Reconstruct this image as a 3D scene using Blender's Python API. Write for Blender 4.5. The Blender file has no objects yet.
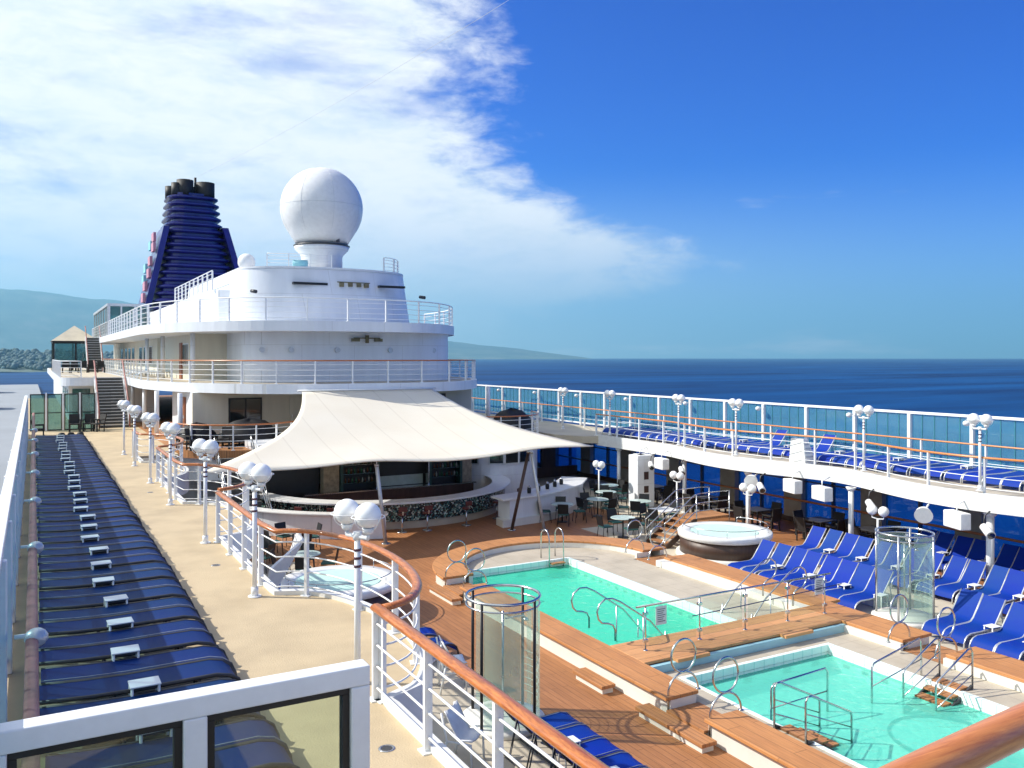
import bpy, math, random
from mathutils import Vector
random.seed(7)
PI = math.pi
R = math.radians
C = bpy.context.scene.collection
sc = bpy.context.scene
OFF = {}

# ------------------------------------------------------------------ mesh collector
class MB:
    def __init__(s): s.v = []; s.f = []; s.sm = []
    def add(s, vs, fs, smooth=False):
        b = len(s.v); s.v += [tuple(p) for p in vs]
        s.f += [tuple(i + b for i in f) for f in fs]; s.sm += [smooth] * len(fs); return s
    def box(s, x0, x1, y0, y1, z0, z1):
        vs = [(x, y, z) for z in (z0, z1) for y in (y0, y1) for x in (x0, x1)]
        return s.add(vs, [(0, 2, 3, 1), (4, 5, 7, 6), (0, 1, 5, 4), (2, 6, 7, 3), (0, 4, 6, 2), (1, 3, 7, 5)])
    def obox(s, cx, cy, z0, z1, lx, ly, a):      # box turned by a about its own axis
        ca, sa = math.cos(a), math.sin(a); vs = []
        for z in (z0, z1):
            for y in (-ly / 2, ly / 2):
                for x in (-lx / 2, lx / 2): vs.append((cx + x * ca - y * sa, cy + x * sa + y * ca, z))
        return s.add(vs, [(0, 2, 3, 1), (4, 5, 7, 6), (0, 1, 5, 4), (2, 6, 7, 3), (0, 4, 6, 2), (1, 3, 7, 5)])
    def slab(s, poly, z0, z1):
        n = len(poly)
        a = sum(poly[i][0] * poly[(i + 1) % n][1] - poly[(i + 1) % n][0] * poly[i][1] for i in range(n))
        if a < 0: poly = poly[::-1]
        vs = [(x, y, z0) for x, y in poly] + [(x, y, z1) for x, y in poly]
        return s.add(vs, [tuple(range(n))[::-1], tuple(range(n, 2 * n))] + [(i, (i + 1) % n, n + (i + 1) % n, n + i) for i in range(n)])
    def strip(s, pin, pout, z0, z1):            # solid between two polylines of the same length
        n = len(pin); vs = []
        for z in (z0, z1): vs += [(x, y, z) for x, y in pin] + [(x, y, z) for x, y in pout]
        fs = []
        for i in range(n - 1):
            a, b, c, d = i, i + 1, n + i + 1, n + i
            fs += [(a, d, c, b), (2 * n + a, 2 * n + b, 2 * n + c, 2 * n + d), (a, b, 2 * n + b, 2 * n + a), (d, 2 * n + d, 2 * n + c, c)]
        fs += [(0, 2 * n, 3 * n, n), (n - 1, 2 * n - 1, 4 * n - 1, 3 * n - 1)]
        return s.add(vs, fs)
    def tube(s, pts, r, n=8, closed=False, rv=None):
        pts = [Vector(p) for p in pts]; m = len(pts)
        rv = rv or r
        rr = r if isinstance(r, (list, tuple)) else [r] * m
        vs = []; up0 = Vector((0, 0, 1))
        prev = None
        for i, p in enumerate(pts):
            if closed: t = pts[(i + 1) % m] - pts[i - 1]
            else: t = pts[min(i + 1, m - 1)] - pts[max(i - 1, 0)]
            if t.length < 1e-9: t = Vector((0, 0, 1))
            t.normalize()
            if abs(t.z) < 0.93 or prev is None:
                up = up0 if abs(t.z) < 0.98 else Vector((0, 1, 0))
                sd = t.cross(up).normalized()
                if prev is not None and sd.dot(prev) < 0: sd = -sd
            else:
                sd = (prev - t * prev.dot(t))
                sd = sd.normalized() if sd.length > 1e-6 else t.orthogonal().normalized()
            prev = sd; u = sd.cross(t).normalized()
            rv_i = rr[i] if isinstance(rv, (list, tuple)) or rv is r else rv
            for k in range(n):
                a = 2 * PI * k / n
                vs.append(p + sd * math.cos(a) * rr[i] + u * math.sin(a) * rv_i)
        fs = []
        for i in range(m if closed else m - 1):
            j = (i + 1) % m
            for k in range(n):
                l = (k + 1) % n
                fs.append((i * n + k, i * n + l, j * n + l, j * n + k))
        b = len(s.v)
        s.add(vs, fs, True)
        if not closed:
            s.f += [tuple(b + k for k in range(n))[::-1], tuple(b + (m - 1) * n + k for k in range(n))]; s.sm += [False, False]
        return s
    def lathe(s, cx, cy, prof, n=24, sx=1, sy=1, smooth=True):
        vs = []; m = len(prof)
        for r, z in prof:
            for k in range(n):
                a = 2 * PI * k / n; vs.append((cx + math.cos(a) * r * sx, cy + math.sin(a) * r * sy, z))
        fs = [(i * n + k, i * n + (k + 1) % n, (i + 1) * n + (k + 1) % n, (i + 1) * n + k) for i in range(m - 1) for k in range(n)]
        b = len(s.v); s.add(vs, fs, smooth)
        if prof[0][0] > 1e-4: s.f.append(tuple(b + k for k in range(n))[::-1]); s.sm.append(False)
        if prof[-1][0] > 1e-4: s.f.append(tuple(b + (m - 1) * n + k for k in range(n))); s.sm.append(False)
        return s
    def cyl(s, cx, cy, z0, z1, r, r2=None, n=16):
        return s.lathe(cx, cy, [(r, z0), (r2 or r, z1)], n)
    def ball(s, c, r, n=16, sz=1):
        m = n // 2
        pr = [(r * math.sin(PI * i / m), c[2] - r * sz * math.cos(PI * i / m)) for i in range(m + 1)]
        pr[0] = (1e-5, pr[0][1]); pr[-1] = (1e-5, pr[-1][1])
        return s.lathe(c[0], c[1], pr, n)
    def sheet(s, rows, smooth=False):
        n = len(rows[0]); vs = [p for r in rows for p in r]
        return s.add(vs, [(i * n + k, i * n + k + 1, (i + 1) * n + k + 1, (i + 1) * n + k) for i in range(len(rows) - 1) for k in range(n - 1)], smooth)

def obj(name, mb, mat, parent=None, bevel=0, solid=0):
    me = bpy.data.meshes.new(name)
    off = OFF.get(parent.name, Vector((0, 0, 0))) if parent else Vector((0, 0, 0))
    me.from_pydata([(v[0] - off.x, v[1] - off.y, v[2] - off.z) for v in mb.v], [], mb.f)
    me.polygons.foreach_set('use_smooth', mb.sm); me.materials.append(mat); me.update()
    o = bpy.data.objects.new(name, me); C.objects.link(o)
    if parent: o.parent = parent; OFF[o.name] = off
    if solid:
        m = o.modifiers.new('s', 'SOLIDIFY'); m.thickness = solid; m.offset = 0
    if bevel:
        m = o.modifiers.new('b', 'BEVEL'); m.width = bevel; m.segments = 2; m.limit_method = 'ANGLE'
    return o
def tag(o, label, cat, group=None):
    o['label'] = label; o['category'] = cat
    if group: o['group'] = group
    return o
def thing(name, label, cat, loc=(0, 0, 0), group=None):
    o = bpy.data.objects.new(name, None); o.location = loc; o.empty_display_size = .2
    C.objects.link(o); OFF[o.name] = Vector(loc); return tag(o, label, cat, group)
def struct(name, mb, mat, kind='structure', **k):
    o = obj(name, mb, mat, None, **k); o['kind'] = kind; return o
def kids(o): return [c for c in o.children]
def dup(o, loc, rz=0, label=None, group=None, scale=None):
    r = o.copy(); C.objects.link(r); r.location = loc; r.rotation_euler = (0, 0, rz)
    if scale: r.scale = scale
    if label: r['label'] = label
    if group: r['group'] = group
    for ch in PROTO[o.name]:
        c = ch[0].copy(); C.objects.link(c); c.parent = r
        for g in ch[1]:
            d = g.copy(); C.objects.link(d); d.parent = c
    return r
PROTO = {}
def proto_done(o):
    bpy.context.view_layer.update()
    PROTO[o.name] = [(c, kids(c)) for c in kids(o)]; return o
ORD = ['zeroth', 'first', 'second', 'third', 'fourth', 'fifth', 'sixth', 'seventh', 'eighth', 'ninth', 'tenth', 'eleventh', 'twelfth', 'thirteenth', 'fourteenth', 'fifteenth', 'sixteenth', 'seventeenth', 'eighteenth', 'nineteenth', 'twentieth']
def ordn(i):
    if i <= 20: return ORD[i]
    t = {2: 'twenty', 3: 'thirty', 4: 'forty'}[i // 10]
    return {2: 'twentieth', 3: 'thirtieth', 4: 'fortieth'}[i // 10] if i % 10 == 0 else t + '-' + ORD[i % 10]

# ------------------------------------------------------------------ materials
M = {}
def new(name):
    m = bpy.data.materials.new(name); m.use_nodes = True; nt = m.node_tree; nt.nodes.clear(); M[name] = m
    return m, nt
class N:
    def __init__(s, nt): s.nt = nt; s.L = nt.links.new
    def __call__(s, t, **k):
        n = s.nt.nodes.new('ShaderNode' + t)
        for a, b in k.items(): setattr(n, a, b)
        return n
    def val(s, n, **k):
        for a, b in k.items():
            i = n.inputs[a.replace('_', ' ')]
            if hasattr(b, 'is_linked') or hasattr(b, 'links'): s.L(b, i)
            else: i.default_value = b
        return n
def rgb(c): return (c[0], c[1], c[2], 1)
def pbr(name, col, rough=.5, metal=0, var=.06, scale=3, spec=.5, bump=0, bscale=30, col2=None, coord='Object', fine=0, coat=0, streak=False):
    m, nt = new(name); n = N(nt)
    tc = n('TexCoord'); out = n('OutputMaterial'); p = n('BsdfPrincipled')
    mp = n('Mapping'); n.L(tc.outputs[coord], mp.inputs['Vector'])
    if streak: mp.inputs['Scale'].default_value = (3, 3, .35)
    no = n('TexNoise'); no.inputs['Scale'].default_value = scale; no.inputs['Detail'].default_value = 6; no.inputs['Roughness'].default_value = .6
    n.L(mp.outputs[0], no.inputs['Vector'])
    cr = n('ValToRGB'); e = cr.color_ramp.elements
    c2 = col2 or tuple(max(0, c * (1 - var * 2.2)) for c in col)
    e[0].position = .3; e[1].position = .62; e[0].color = rgb(c2); e[1].color = rgb(col)
    n.L(no.outputs['Fac'], cr.inputs['Fac']); n.L(cr.outputs['Color'], p.inputs['Base Color'])
    mr = n('MapRange'); mr.inputs['To Min'].default_value = rough * .8; mr.inputs['To Max'].default_value = min(1, rough * 1.25)
    n.L(no.outputs['Fac'], mr.inputs['Value']); n.L(mr.outputs[0], p.inputs['Roughness'])
    p.inputs['Metallic'].default_value = metal; p.inputs['Specular IOR Level'].default_value = spec; p.inputs['Coat Weight'].default_value = coat
    p.inputs['Coat Roughness'].default_value = .15
    if bump:
        b2 = n('TexNoise'); b2.inputs['Scale'].default_value = bscale; b2.inputs['Detail'].default_value = 4
        n.L(tc.outputs[coord], b2.inputs['Vector'])
        bp = n('Bump'); bp.inputs['Strength'].default_value = bump; bp.inputs['Distance'].default_value = .02
        n.L(b2.outputs['Fac'], bp.inputs['Height']); n.L(bp.outputs[0], p.inputs['Normal'])
    n.L(p.outputs[0], out.inputs['Surface']); return m

pbr('white', (.79, .81, .84), .38, var=.04, scale=1.2, streak=True)
pbr('white_far', (.79, .82, .87), .42, var=.05, scale=.5, streak=True)
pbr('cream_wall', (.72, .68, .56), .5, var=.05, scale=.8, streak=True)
pbr('white_rail', (.84, .85, .86), .35, var=.03, scale=6)
pbr('steel', (.62, .63, .64), .22, 1, var=.1, scale=8)
pbr('dark_steel', (.07, .07, .075), .4, .3, var=.1, scale=8)
pbr('lounger_grey', (.055, .055, .06), .45, .1, var=.15, scale=8)  # on the port lounger frames this dark tone paints in their shaded look
pbr('lounger_silver', (.66, .67, .68), .32, .5, var=.06, scale=8)
pbr('piping', (.30, .33, .40), .6, var=.1, scale=20)
pbr('deck_cream', (.57, .45, .285), .75, var=.06, scale=.9, bump=.35, bscale=45, col2=(.45, .35, .22))
pbr('deck_sand', (.56, .49, .38), .75, var=.06, scale=.6, bump=.2, bscale=60, col2=(.46, .40, .31))
pbr('deck_grey', (.30, .31, .28), .7, var=.1, scale=.8, bump=.2, bscale=40)
pbr('ledge', (.53, .46, .36), .6, var=.08, scale=1.5, col2=(.44, .38, .29))
pbr('curb', (.80, .78, .72), .45, var=.06, scale=1.2)
pbr('kerb_white', (.80, .80, .78), .5, var=.07, scale=2)
pbr('black', (.012, .012, .014), .45, var=.2, scale=5)
pbr('black_cover', (.010, .010, .013), .6, var=.3, scale=2, bump=.6, bscale=6)
pbr('wicker', (.018, .016, .016), .6, var=.3, scale=30, bump=.6, bscale=60)
pbr('green_seat', (.015, .10, .09), .6, var=.2, scale=9)
pbr('table_top', (.50, .62, .58), .22, var=.06, scale=4)
pbr('white_plastic', (.84, .84, .83), .3, var=.04, scale=5)
pbr('red_vinyl', (.12, .02, .015), .4, var=.15, scale=6)
pbr('stone_pillar', (.36, .29, .19), .7, var=.25, scale=5, bump=.3, bscale=14)
pbr('green_frame', (.015, .06, .045), .4, var=.1, scale=5)
pbr('brown_panel', (.075, .038, .025), .45, var=.2, scale=3, streak=True)
pbr('beige_panel', (.30, .27, .22), .5, var=.1, scale=2)
pbr('stair_tread', (.10, .10, .095), .7, var=.15, scale=5)
pbr('funnel_blue', (.016, .016, .19), .34, var=.2, scale=.6, coat=.5)
pbr('logo_pink', (.62, .30, .38), .5, var=.08, scale=3)
pbr('logo_aqua', (.30, .66, .74), .5, var=.08, scale=3)
pbr('exhaust_black', (.018, .018, .02), .6, var=.3, scale=2)
pbr('globe', (.93, .93, .92), .28, var=.02, scale=6)
pbr('band_maroon', (.10, .03, .05), .5, var=.1, scale=9)
pbr('wood_door', (.30, .09, .03), .45, var=.2, scale=4, streak=True)
pbr('pool_tile', (.88, .96, .93), .35, var=.03, scale=2)
pbr('pool_wall', (.36, .62, .70), .4, var=.06, scale=1.4)
pbr('dark_tile', (.02, .06, .08), .3, var=.2, scale=8)
pbr('tub_floor', (.60, .86, .76), .35, var=.04, scale=2)
pbr('signal_yellow', (.20, .17, .09), .5, var=.2, scale=5)
pbr('aqua_fabric', (.03, .25, .50), .7, var=.15, scale=8)
pbr('awning_peak', (.62, .55, .42), .7, var=.08, scale=1)
pbr('paper', (.72, .73, .74), .6, var=.05, scale=20)
pbr('window_dark', (.012, .018, .022), .08, var=.2, scale=2, spec=.9)
pbr('bottle_brown', (.12, .05, .015), .12, var=.3, scale=12)
pbr('bottle_green', (.02, .12, .05), .12, var=.3, scale=12)
pbr('bottle_clear', (.35, .38, .33), .12, var=.3, scale=12)
pbr('towel', (.75, .77, .78), .85, var=.1, scale=9, bump=.5, bscale=25)
pbr('sign_plate', (.62, .64, .66), .35, .3, var=.1, scale=6)
pbr('ink', (.05, .06, .08), .6, var=.1, scale=9)
pbr('rubber_rope', (.04, .06, .16), .6, var=.1, scale=9)
pbr('hull_white', (.80, .81, .81), .45, var=.05, scale=.2)

def add_grid(name, bw, rh, mort, dark, bump, vertical):
    nt = M[name].node_tree; n = N(nt); p = [q for q in nt.nodes if q.type == 'BSDF_PRINCIPLED'][0]
    tc = n('TexCoord'); sp = n('SeparateXYZ'); n.L(tc.outputs['Object'], sp.inputs[0]); cb = n('CombineXYZ')
    ad = n('Math', operation='ADD'); n.L(sp.outputs[0], ad.inputs[0]); n.L(sp.outputs[1], ad.inputs[1])
    if vertical: n.L(ad.outputs[0], cb.inputs[0]); n.L(sp.outputs[2], cb.inputs[1])
    else: n.L(sp.outputs[0], cb.inputs[0]); n.L(sp.outputs[1], cb.inputs[1])
    br = n('TexBrick'); br.offset = .5 if vertical else 0; n.val(br, Scale=1.0, Mortar_Size=mort, Mortar_Smooth=.3, Brick_Width=bw, Row_Height=rh); n.L(cb.outputs[0], br.inputs['Vector'])
    src = p.inputs['Base Color'].links[0].from_socket
    mu = n('MixRGB', blend_type='MULTIPLY'); n.L(br.outputs['Fac'], mu.inputs[0]); n.L(src, mu.inputs[1]); mu.inputs[2].default_value = dark; n.L(mu.outputs[0], p.inputs['Base Color'])
    bp = n('Bump'); bp.invert = True; n.val(bp, Strength=bump, Distance=.01); n.L(br.outputs['Fac'], bp.inputs['Height']); n.L(bp.outputs[0], p.inputs['Normal'])
add_grid('white_far', 2.6, 1.25, .012, (.80, .79, .77, 1), .3, True)
add_grid('white', 2.2, 1.1, .010, (.82, .81, .79, 1), .3, True)
add_grid('pool_tile', .3, .3, .012, (.62, .80, .80, 1), .1, False)
add_grid('ledge', .6, .6, .008, (.75, .72, .68, 1), .2, False)
def m_sling(name, c, c2):
    m, nt = new(name); n = N(nt); tc = n('TexCoord'); p = n('BsdfPrincipled'); out = n('OutputMaterial'); oi = n('ObjectInfo')
    no = n('TexNoise'); no.inputs['Scale'].default_value = 2.2; n.L(tc.outputs['Object'], no.inputs['Vector'])
    w = n('TexWave', wave_type='BANDS', bands_direction='Y'); w.inputs['Scale'].default_value = 28; w.inputs['Distortion'].default_value = .4
    n.L(tc.outputs['Object'], w.inputs['Vector'])
    mx = n('MixRGB'); mx.inputs[1].default_value = rgb(c); mx.inputs[2].default_value = rgb(c2)
    ad = n('Math', operation='MULTIPLY_ADD'); n.L(oi.outputs['Random'], ad.inputs[0]); ad.inputs[1].default_value = .7; n.L(no.outputs['Fac'], ad.inputs[2])
    sb = n('Math', operation='SUBTRACT', use_clamp=True); n.L(ad.outputs[0], sb.inputs[0]); sb.inputs[1].default_value = .35
    n.L(sb.outputs[0], mx.inputs[0]); n.L(mx.outputs[0], p.inputs['Base Color'])
    p.inputs['Roughness'].default_value = .55; p.inputs['Sheen Weight'].default_value = .0; p.inputs['Specular IOR Level'].default_value = .18
    bp = n('Bump'); bp.inputs['Strength'].default_value = .25; bp.inputs['Distance'].default_value = .004
    n.L(w.outputs['Fac'], bp.inputs['Height']); n.L(bp.outputs[0], p.inputs['Normal'])
    tr = n('BsdfTranslucent'); n.L(mx.outputs[0], tr.inputs['Color'])
    ms = n('MixShader'); ms.inputs[0].default_value = .25; n.L(p.outputs[0], ms.inputs[1]); n.L(tr.outputs[0], ms.inputs[2])
    n.L(ms.outputs[0], out.inputs['Surface'])
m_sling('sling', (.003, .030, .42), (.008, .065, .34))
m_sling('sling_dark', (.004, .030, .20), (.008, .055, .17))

def m_teak(name, c1, c2, plank=.12, along='Y', rough=.6):
    m, nt = new(name); n = N(nt); tc = n('TexCoord'); p = n('BsdfPrincipled'); out = n('OutputMaterial')
    mp = n('Mapping'); n.L(tc.outputs['Object'], mp.inputs['Vector'])
    if along == 'Y': mp.inputs['Rotation'].default_value = (0, 0, PI / 2)
    br = n('TexBrick'); br.offset = .37
    n.val(br, Scale=1.0, Mortar_Size=.006, Mortar_Smooth=.1, Brick_Width=1.9, Row_Height=plank, Bias=0.0)
    br.inputs['Color1'].default_value = rgb(c1); br.inputs['Color2'].default_value = rgb(c2); br.inputs['Mortar'].default_value = rgb(tuple(c * .45 for c in c1))
    n.L(mp.outputs[0], br.inputs['Vector'])
    mp2 = n('Mapping'); mp2.inputs['Scale'].default_value = (1, 14, 14); n.L(mp.outputs[0], mp2.inputs['Vector'])
    g = n('TexNoise'); n.val(g, Scale=2.5, Detail=6.0); n.L(mp2.outputs[0], g.inputs['Vector'])
    big = n('TexNoise'); n.val(big, Scale=.7, Detail=5.0); n.L(tc.outputs['Object'], big.inputs['Vector'])
    mu = n('MixRGB', blend_type='MULTIPLY'); mu.inputs[0].default_value = .55
    cr = n('ValToRGB'); cr.color_ramp.elements[0].position = .3; cr.color_ramp.elements[0].color = (.6, .58, .55, 1); cr.color_ramp.elements[1].position = .65; cr.color_ramp.elements[1].color = (1, 1, 1, 1)
    n.L(g.outputs['Fac'], cr.inputs[0]); n.L(br.outputs['Color'], mu.inputs[1]); n.L(cr.outputs[0], mu.inputs[2])
    mu2 = n('MixRGB', blend_type='MULTIPLY'); mu2.inputs[0].default_value = .5; cr2 = n('ValToRGB'); cr2.color_ramp.elements[0].position = .35; cr2.color_ramp.elements[0].color = (.72, .7, .68, 1); cr2.color_ramp.elements[1].position = .6
    n.L(big.outputs['Fac'], cr2.inputs[0]); n.L(mu.outputs[0], mu2.inputs[1]); n.L(cr2.outputs[0], mu2.inputs[2])
    n.L(mu2.outputs[0], p.inputs['Base Color']); p.inputs['Roughness'].default_value = rough
    bp = n('Bump'); bp.inputs['Strength'].default_value = .3; bp.inputs['Distance'].default_value = .004
    n.L(br.outputs['Fac'], bp.inputs['Height']); bp.invert = True; n.L(bp.outputs[0], p.inputs['Normal'])
    n.L(p.outputs[0], out.inputs['Surface'])
m_teak('teak_deck', (.44, .19, .072), (.38, .16, .058), .14)
m_teak('teak_cope', (.62, .28, .10), (.56, .245, .085), .3, rough=.55)
m_teak('teak_cope_x', (.72, .36, .15), (.66, .32, .13), .3, along='X', rough=.55)
m_teak('wood_step', (.54, .25, .10), (.47, .21, .08), .1)

def m_varnish():
    m, nt = new('varnish'); n = N(nt); tc = n('TexCoord'); p = n('BsdfPrincipled'); out = n('OutputMaterial')
    mp = n('Mapping'); mp.inputs['Scale'].default_value = (9, 1.2, 9); n.L(tc.outputs['Object'], mp.inputs['Vector'])
    g = n('TexNoise'); n.val(g, Scale=5.0, Detail=10.0, Roughness=.65, Distortion=.5); n.L(mp.outputs[0], g.inputs['Vector'])
    cr = n('ValToRGB'); e = cr.color_ramp.elements; e[0].position = .3; e[0].color = (.26, .06, .014, 1); e[1].position = .7; e[1].color = (.66, .22, .045, 1)
    n.L(g.outputs['Fac'], cr.inputs[0]); n.L(cr.outputs[0], p.inputs['Base Color'])
    n.val(p, Roughness=.32, Coat_Weight=.35, Coat_Roughness=.2); n.L(p.outputs[0], out.inputs['Surface'])
    m2 = m.copy(); m2.name = 'varnish_x'; M['varnish_x'] = m2
    for nd in m2.node_tree.nodes:
        if nd.type == 'MAPPING': nd.inputs['Scale'].default_value = (.8, 12, 12)
        if nd.type == 'VALTORGB': nd.color_ramp.elements[0].color = (.45, .13, .025, 1); nd.color_ramp.elements[1].color = (.78, .30, .07, 1)
m_varnish()
def m_pinkrail():
    pbr('faded_rail', (.42, .17, .15), .5, var=.25, scale=3)
m_pinkrail()

def m_glass(name, tint, refl=1.0, rough=.02, film=0, fcol=(.5, .6, .6)):
    m, nt = new(name); n = N(nt); out = n('OutputMaterial')
    tr = n('BsdfTransparent'); tr.inputs[0].default_value = rgb(tint)
    gl = n('BsdfGlossy'); gl.inputs['Roughness'].default_value = rough
    lw = n('LayerWeight'); lw.inputs[0].default_value = .5
    pw = n('Math', operation='POWER'); n.L(lw.outputs['Facing'], pw.inputs[0]); pw.inputs[1].default_value = 4.5
    mu = n('Math', operation='MULTIPLY_ADD', use_clamp=True); n.L(pw.outputs[0], mu.inputs[0]); mu.inputs[1].default_value = .8 * refl; mu.inputs[2].default_value = .045 * refl
    mx = n('MixShader'); n.L(mu.outputs[0], mx.inputs[0]); n.L(tr.outputs[0], mx.inputs[1]); n.L(gl.outputs[0], mx.inputs[2])
    last = mx
    if film:
        df = n('BsdfDiffuse'); df.inputs[0].default_value = rgb(fcol); tl = n('BsdfTranslucent'); tl.inputs[0].default_value = rgb(fcol)
        h = n('MixShader'); h.inputs[0].default_value = .5; n.L(df.outputs[0], h.inputs[1]); n.L(tl.outputs[0], h.inputs[2])
        m2 = n('MixShader'); m2.inputs[0].default_value = film
        tc = n('TexCoord'); no = n('TexNoise'); n.val(no, Scale=1.7, Detail=4.0); n.L(tc.outputs['Object'], no.inputs['Vector'])
        mr = n('MapRange'); n.val(mr, To_Min=film * .6, To_Max=film * 1.4); n.L(no.outputs['Fac'], mr.inputs[0]); n.L(mr.outputs[0], m2.inputs[0])
        n.L(mx.outputs[0], m2.inputs[1]); n.L(h.outputs[0], m2.inputs[2]); last = m2
    n.L(last.outputs[0], out.inputs['Surface'])
m_glass('glass_clear', (.90, .95, .93))
m_glass('glass_shower', (.80, .90, .84), 1.2, film=.26, fcol=(.55, .78, .68))
m_glass('glass_barrier', (.70, .96, .99), .8, film=.24, fcol=(.32, .70, .80))
m_glass('glass_barrier_port', (.62, .80, .82), 1.0, film=.30, fcol=(.45, .62, .64))
m_glass('glass_window_blue', (.42, .78, 1.0), .7, film=.14, fcol=(.06, .24, .50))
m_glass('glass_screen', (.80, .88, .82), 1.5)
m_glass('glass_house', (.45, .62, .62), 1.6, film=.2, fcol=(.3, .5, .5))

def m_water(name, tint, tint2, bs=.25):
    m, nt = new(name); n = N(nt); out = n('OutputMaterial'); tc = n('TexCoord')
    no = n('TexNoise'); n.val(no, Scale=4.5, Detail=3.5, Distortion=.8); n.L(tc.outputs['Object'], no.inputs['Vector'])
    bp = n('Bump'); n.val(bp, Strength=bs, Distance=.05); n.L(no.outputs['Fac'], bp.inputs['Height'])
    tr = n('BsdfTransparent'); tr.inputs[0].default_value = rgb(tint)
    df = n('BsdfDiffuse'); df.inputs[0].default_value = rgb(tint2)
    gl = n('BsdfGlossy'); gl.inputs['Roughness'].default_value = .04; n.L(bp.outputs[0], gl.inputs['Normal'])
    a = n('MixShader'); a.inputs[0].default_value = .45; n.L(tr.outputs[0], a.inputs[1]); n.L(df.outputs[0], a.inputs[2])
    fr = n('Fresnel'); fr.inputs[0].default_value = 1.33; n.L(bp.outputs[0], fr.inputs['Normal'])
    mu = n('Math', operation='MULTIPLY', use_clamp=True); n.L(fr.outputs[0], mu.inputs[0]); mu.inputs[1].default_value = .55
    b = n('MixShader'); n.L(mu.outputs[0], b.inputs[0]); n.L(a.outputs[0], b.inputs[1]); n.L(gl.outputs[0], b.inputs[2])
    n.L(b.outputs[0], out.inputs['Surface'])
m_water('pool_water', (.44, 1.0, .79), (.10, .93, .62), .7)
m_water('shallow_water', (.58, 1.0, .88), (.20, .96, .74), .8)
m_water('tub_water', (.55, .97, .80), (.14, .78, .52), .3)

def m_mosaic():
    m, nt = new('mosaic'); n = N(nt); tc = n('TexCoord'); p = n('BsdfPrincipled'); out = n('OutputMaterial')
    v = n('TexVoronoi'); v.inputs['Scale'].default_value = 19; v.inputs['Randomness'].default_value = .25; n.L(tc.outputs['Object'], v.inputs['Vector'])
    sp = n('SeparateColor'); n.L(v.outputs['Color'], sp.inputs[0])
    cr = n('ValToRGB'); cr.color_ramp.interpolation = 'CONSTANT'; e = cr.color_ramp.elements
    e[0].color = (.01, .012, .014, 1); e[1].position = .42; e[1].color = (.03, .12, .13, 1)
    for pos, c in ((.6, (.18, .30, .26, 1)), (.76, (.55, .62, .55, 1)), (.86, (.02, .02, .03, 1))):
        x = e.new(pos); x.color = c
    n.L(sp.outputs[0], cr.inputs[0]); n.L(cr.outputs[0], p.inputs['Base Color']); p.inputs['Roughness'].default_value = .18
    n.L(p.outputs[0], out.inputs['Surface'])
m_mosaic()
def m_sail():
    m, nt = new('sail'); n = N(nt); tc = n('TexCoord'); out = n('OutputMaterial')
    no = n('TexNoise'); n.val(no, Scale=.5, Detail=4.0); n.L(tc.outputs['Object'], no.inputs['Vector'])
    cr = n('ValToRGB'); e = cr.color_ramp.elements; e[0].position = .3; e[0].color = (.86, .80, .68, 1); e[1].position = .7; e[1].color = (.90, .85, .74, 1)
    n.L(no.outputs[0], cr.inputs[0])
    w = n('TexWave', wave_type='BANDS', bands_direction='X'); n.val(w, Scale=.22, Distortion=.0); n.L(tc.outputs['Object'], w.inputs['Vector'])
    cw = n('ValToRGB'); cw.color_ramp.elements[0].position = .0; cw.color_ramp.elements[0].color = (.9, .89, .88, 1); cw.color_ramp.elements[1].position = .006
    n.L(w.outputs['Fac'], cw.inputs[0]); mu = n('MixRGB', blend_type='MULTIPLY'); mu.inputs[0].default_value = 1; n.L(cr.outputs[0], mu.inputs[1]); n.L(cw.outputs[0], mu.inputs[2])
    d = n('BsdfDiffuse'); t = n('BsdfTranslucent'); n.L(mu.outputs[0], d.inputs[0]); n.L(mu.outputs[0], t.inputs[0])
    a = n('MixShader'); a.inputs[0].default_value = .22; n.L(d.outputs[0], a.inputs[1]); n.L(t.outputs[0], a.inputs[2]); n.L(a.outputs[0], out.inputs['Surface'])
m_sail()
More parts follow.
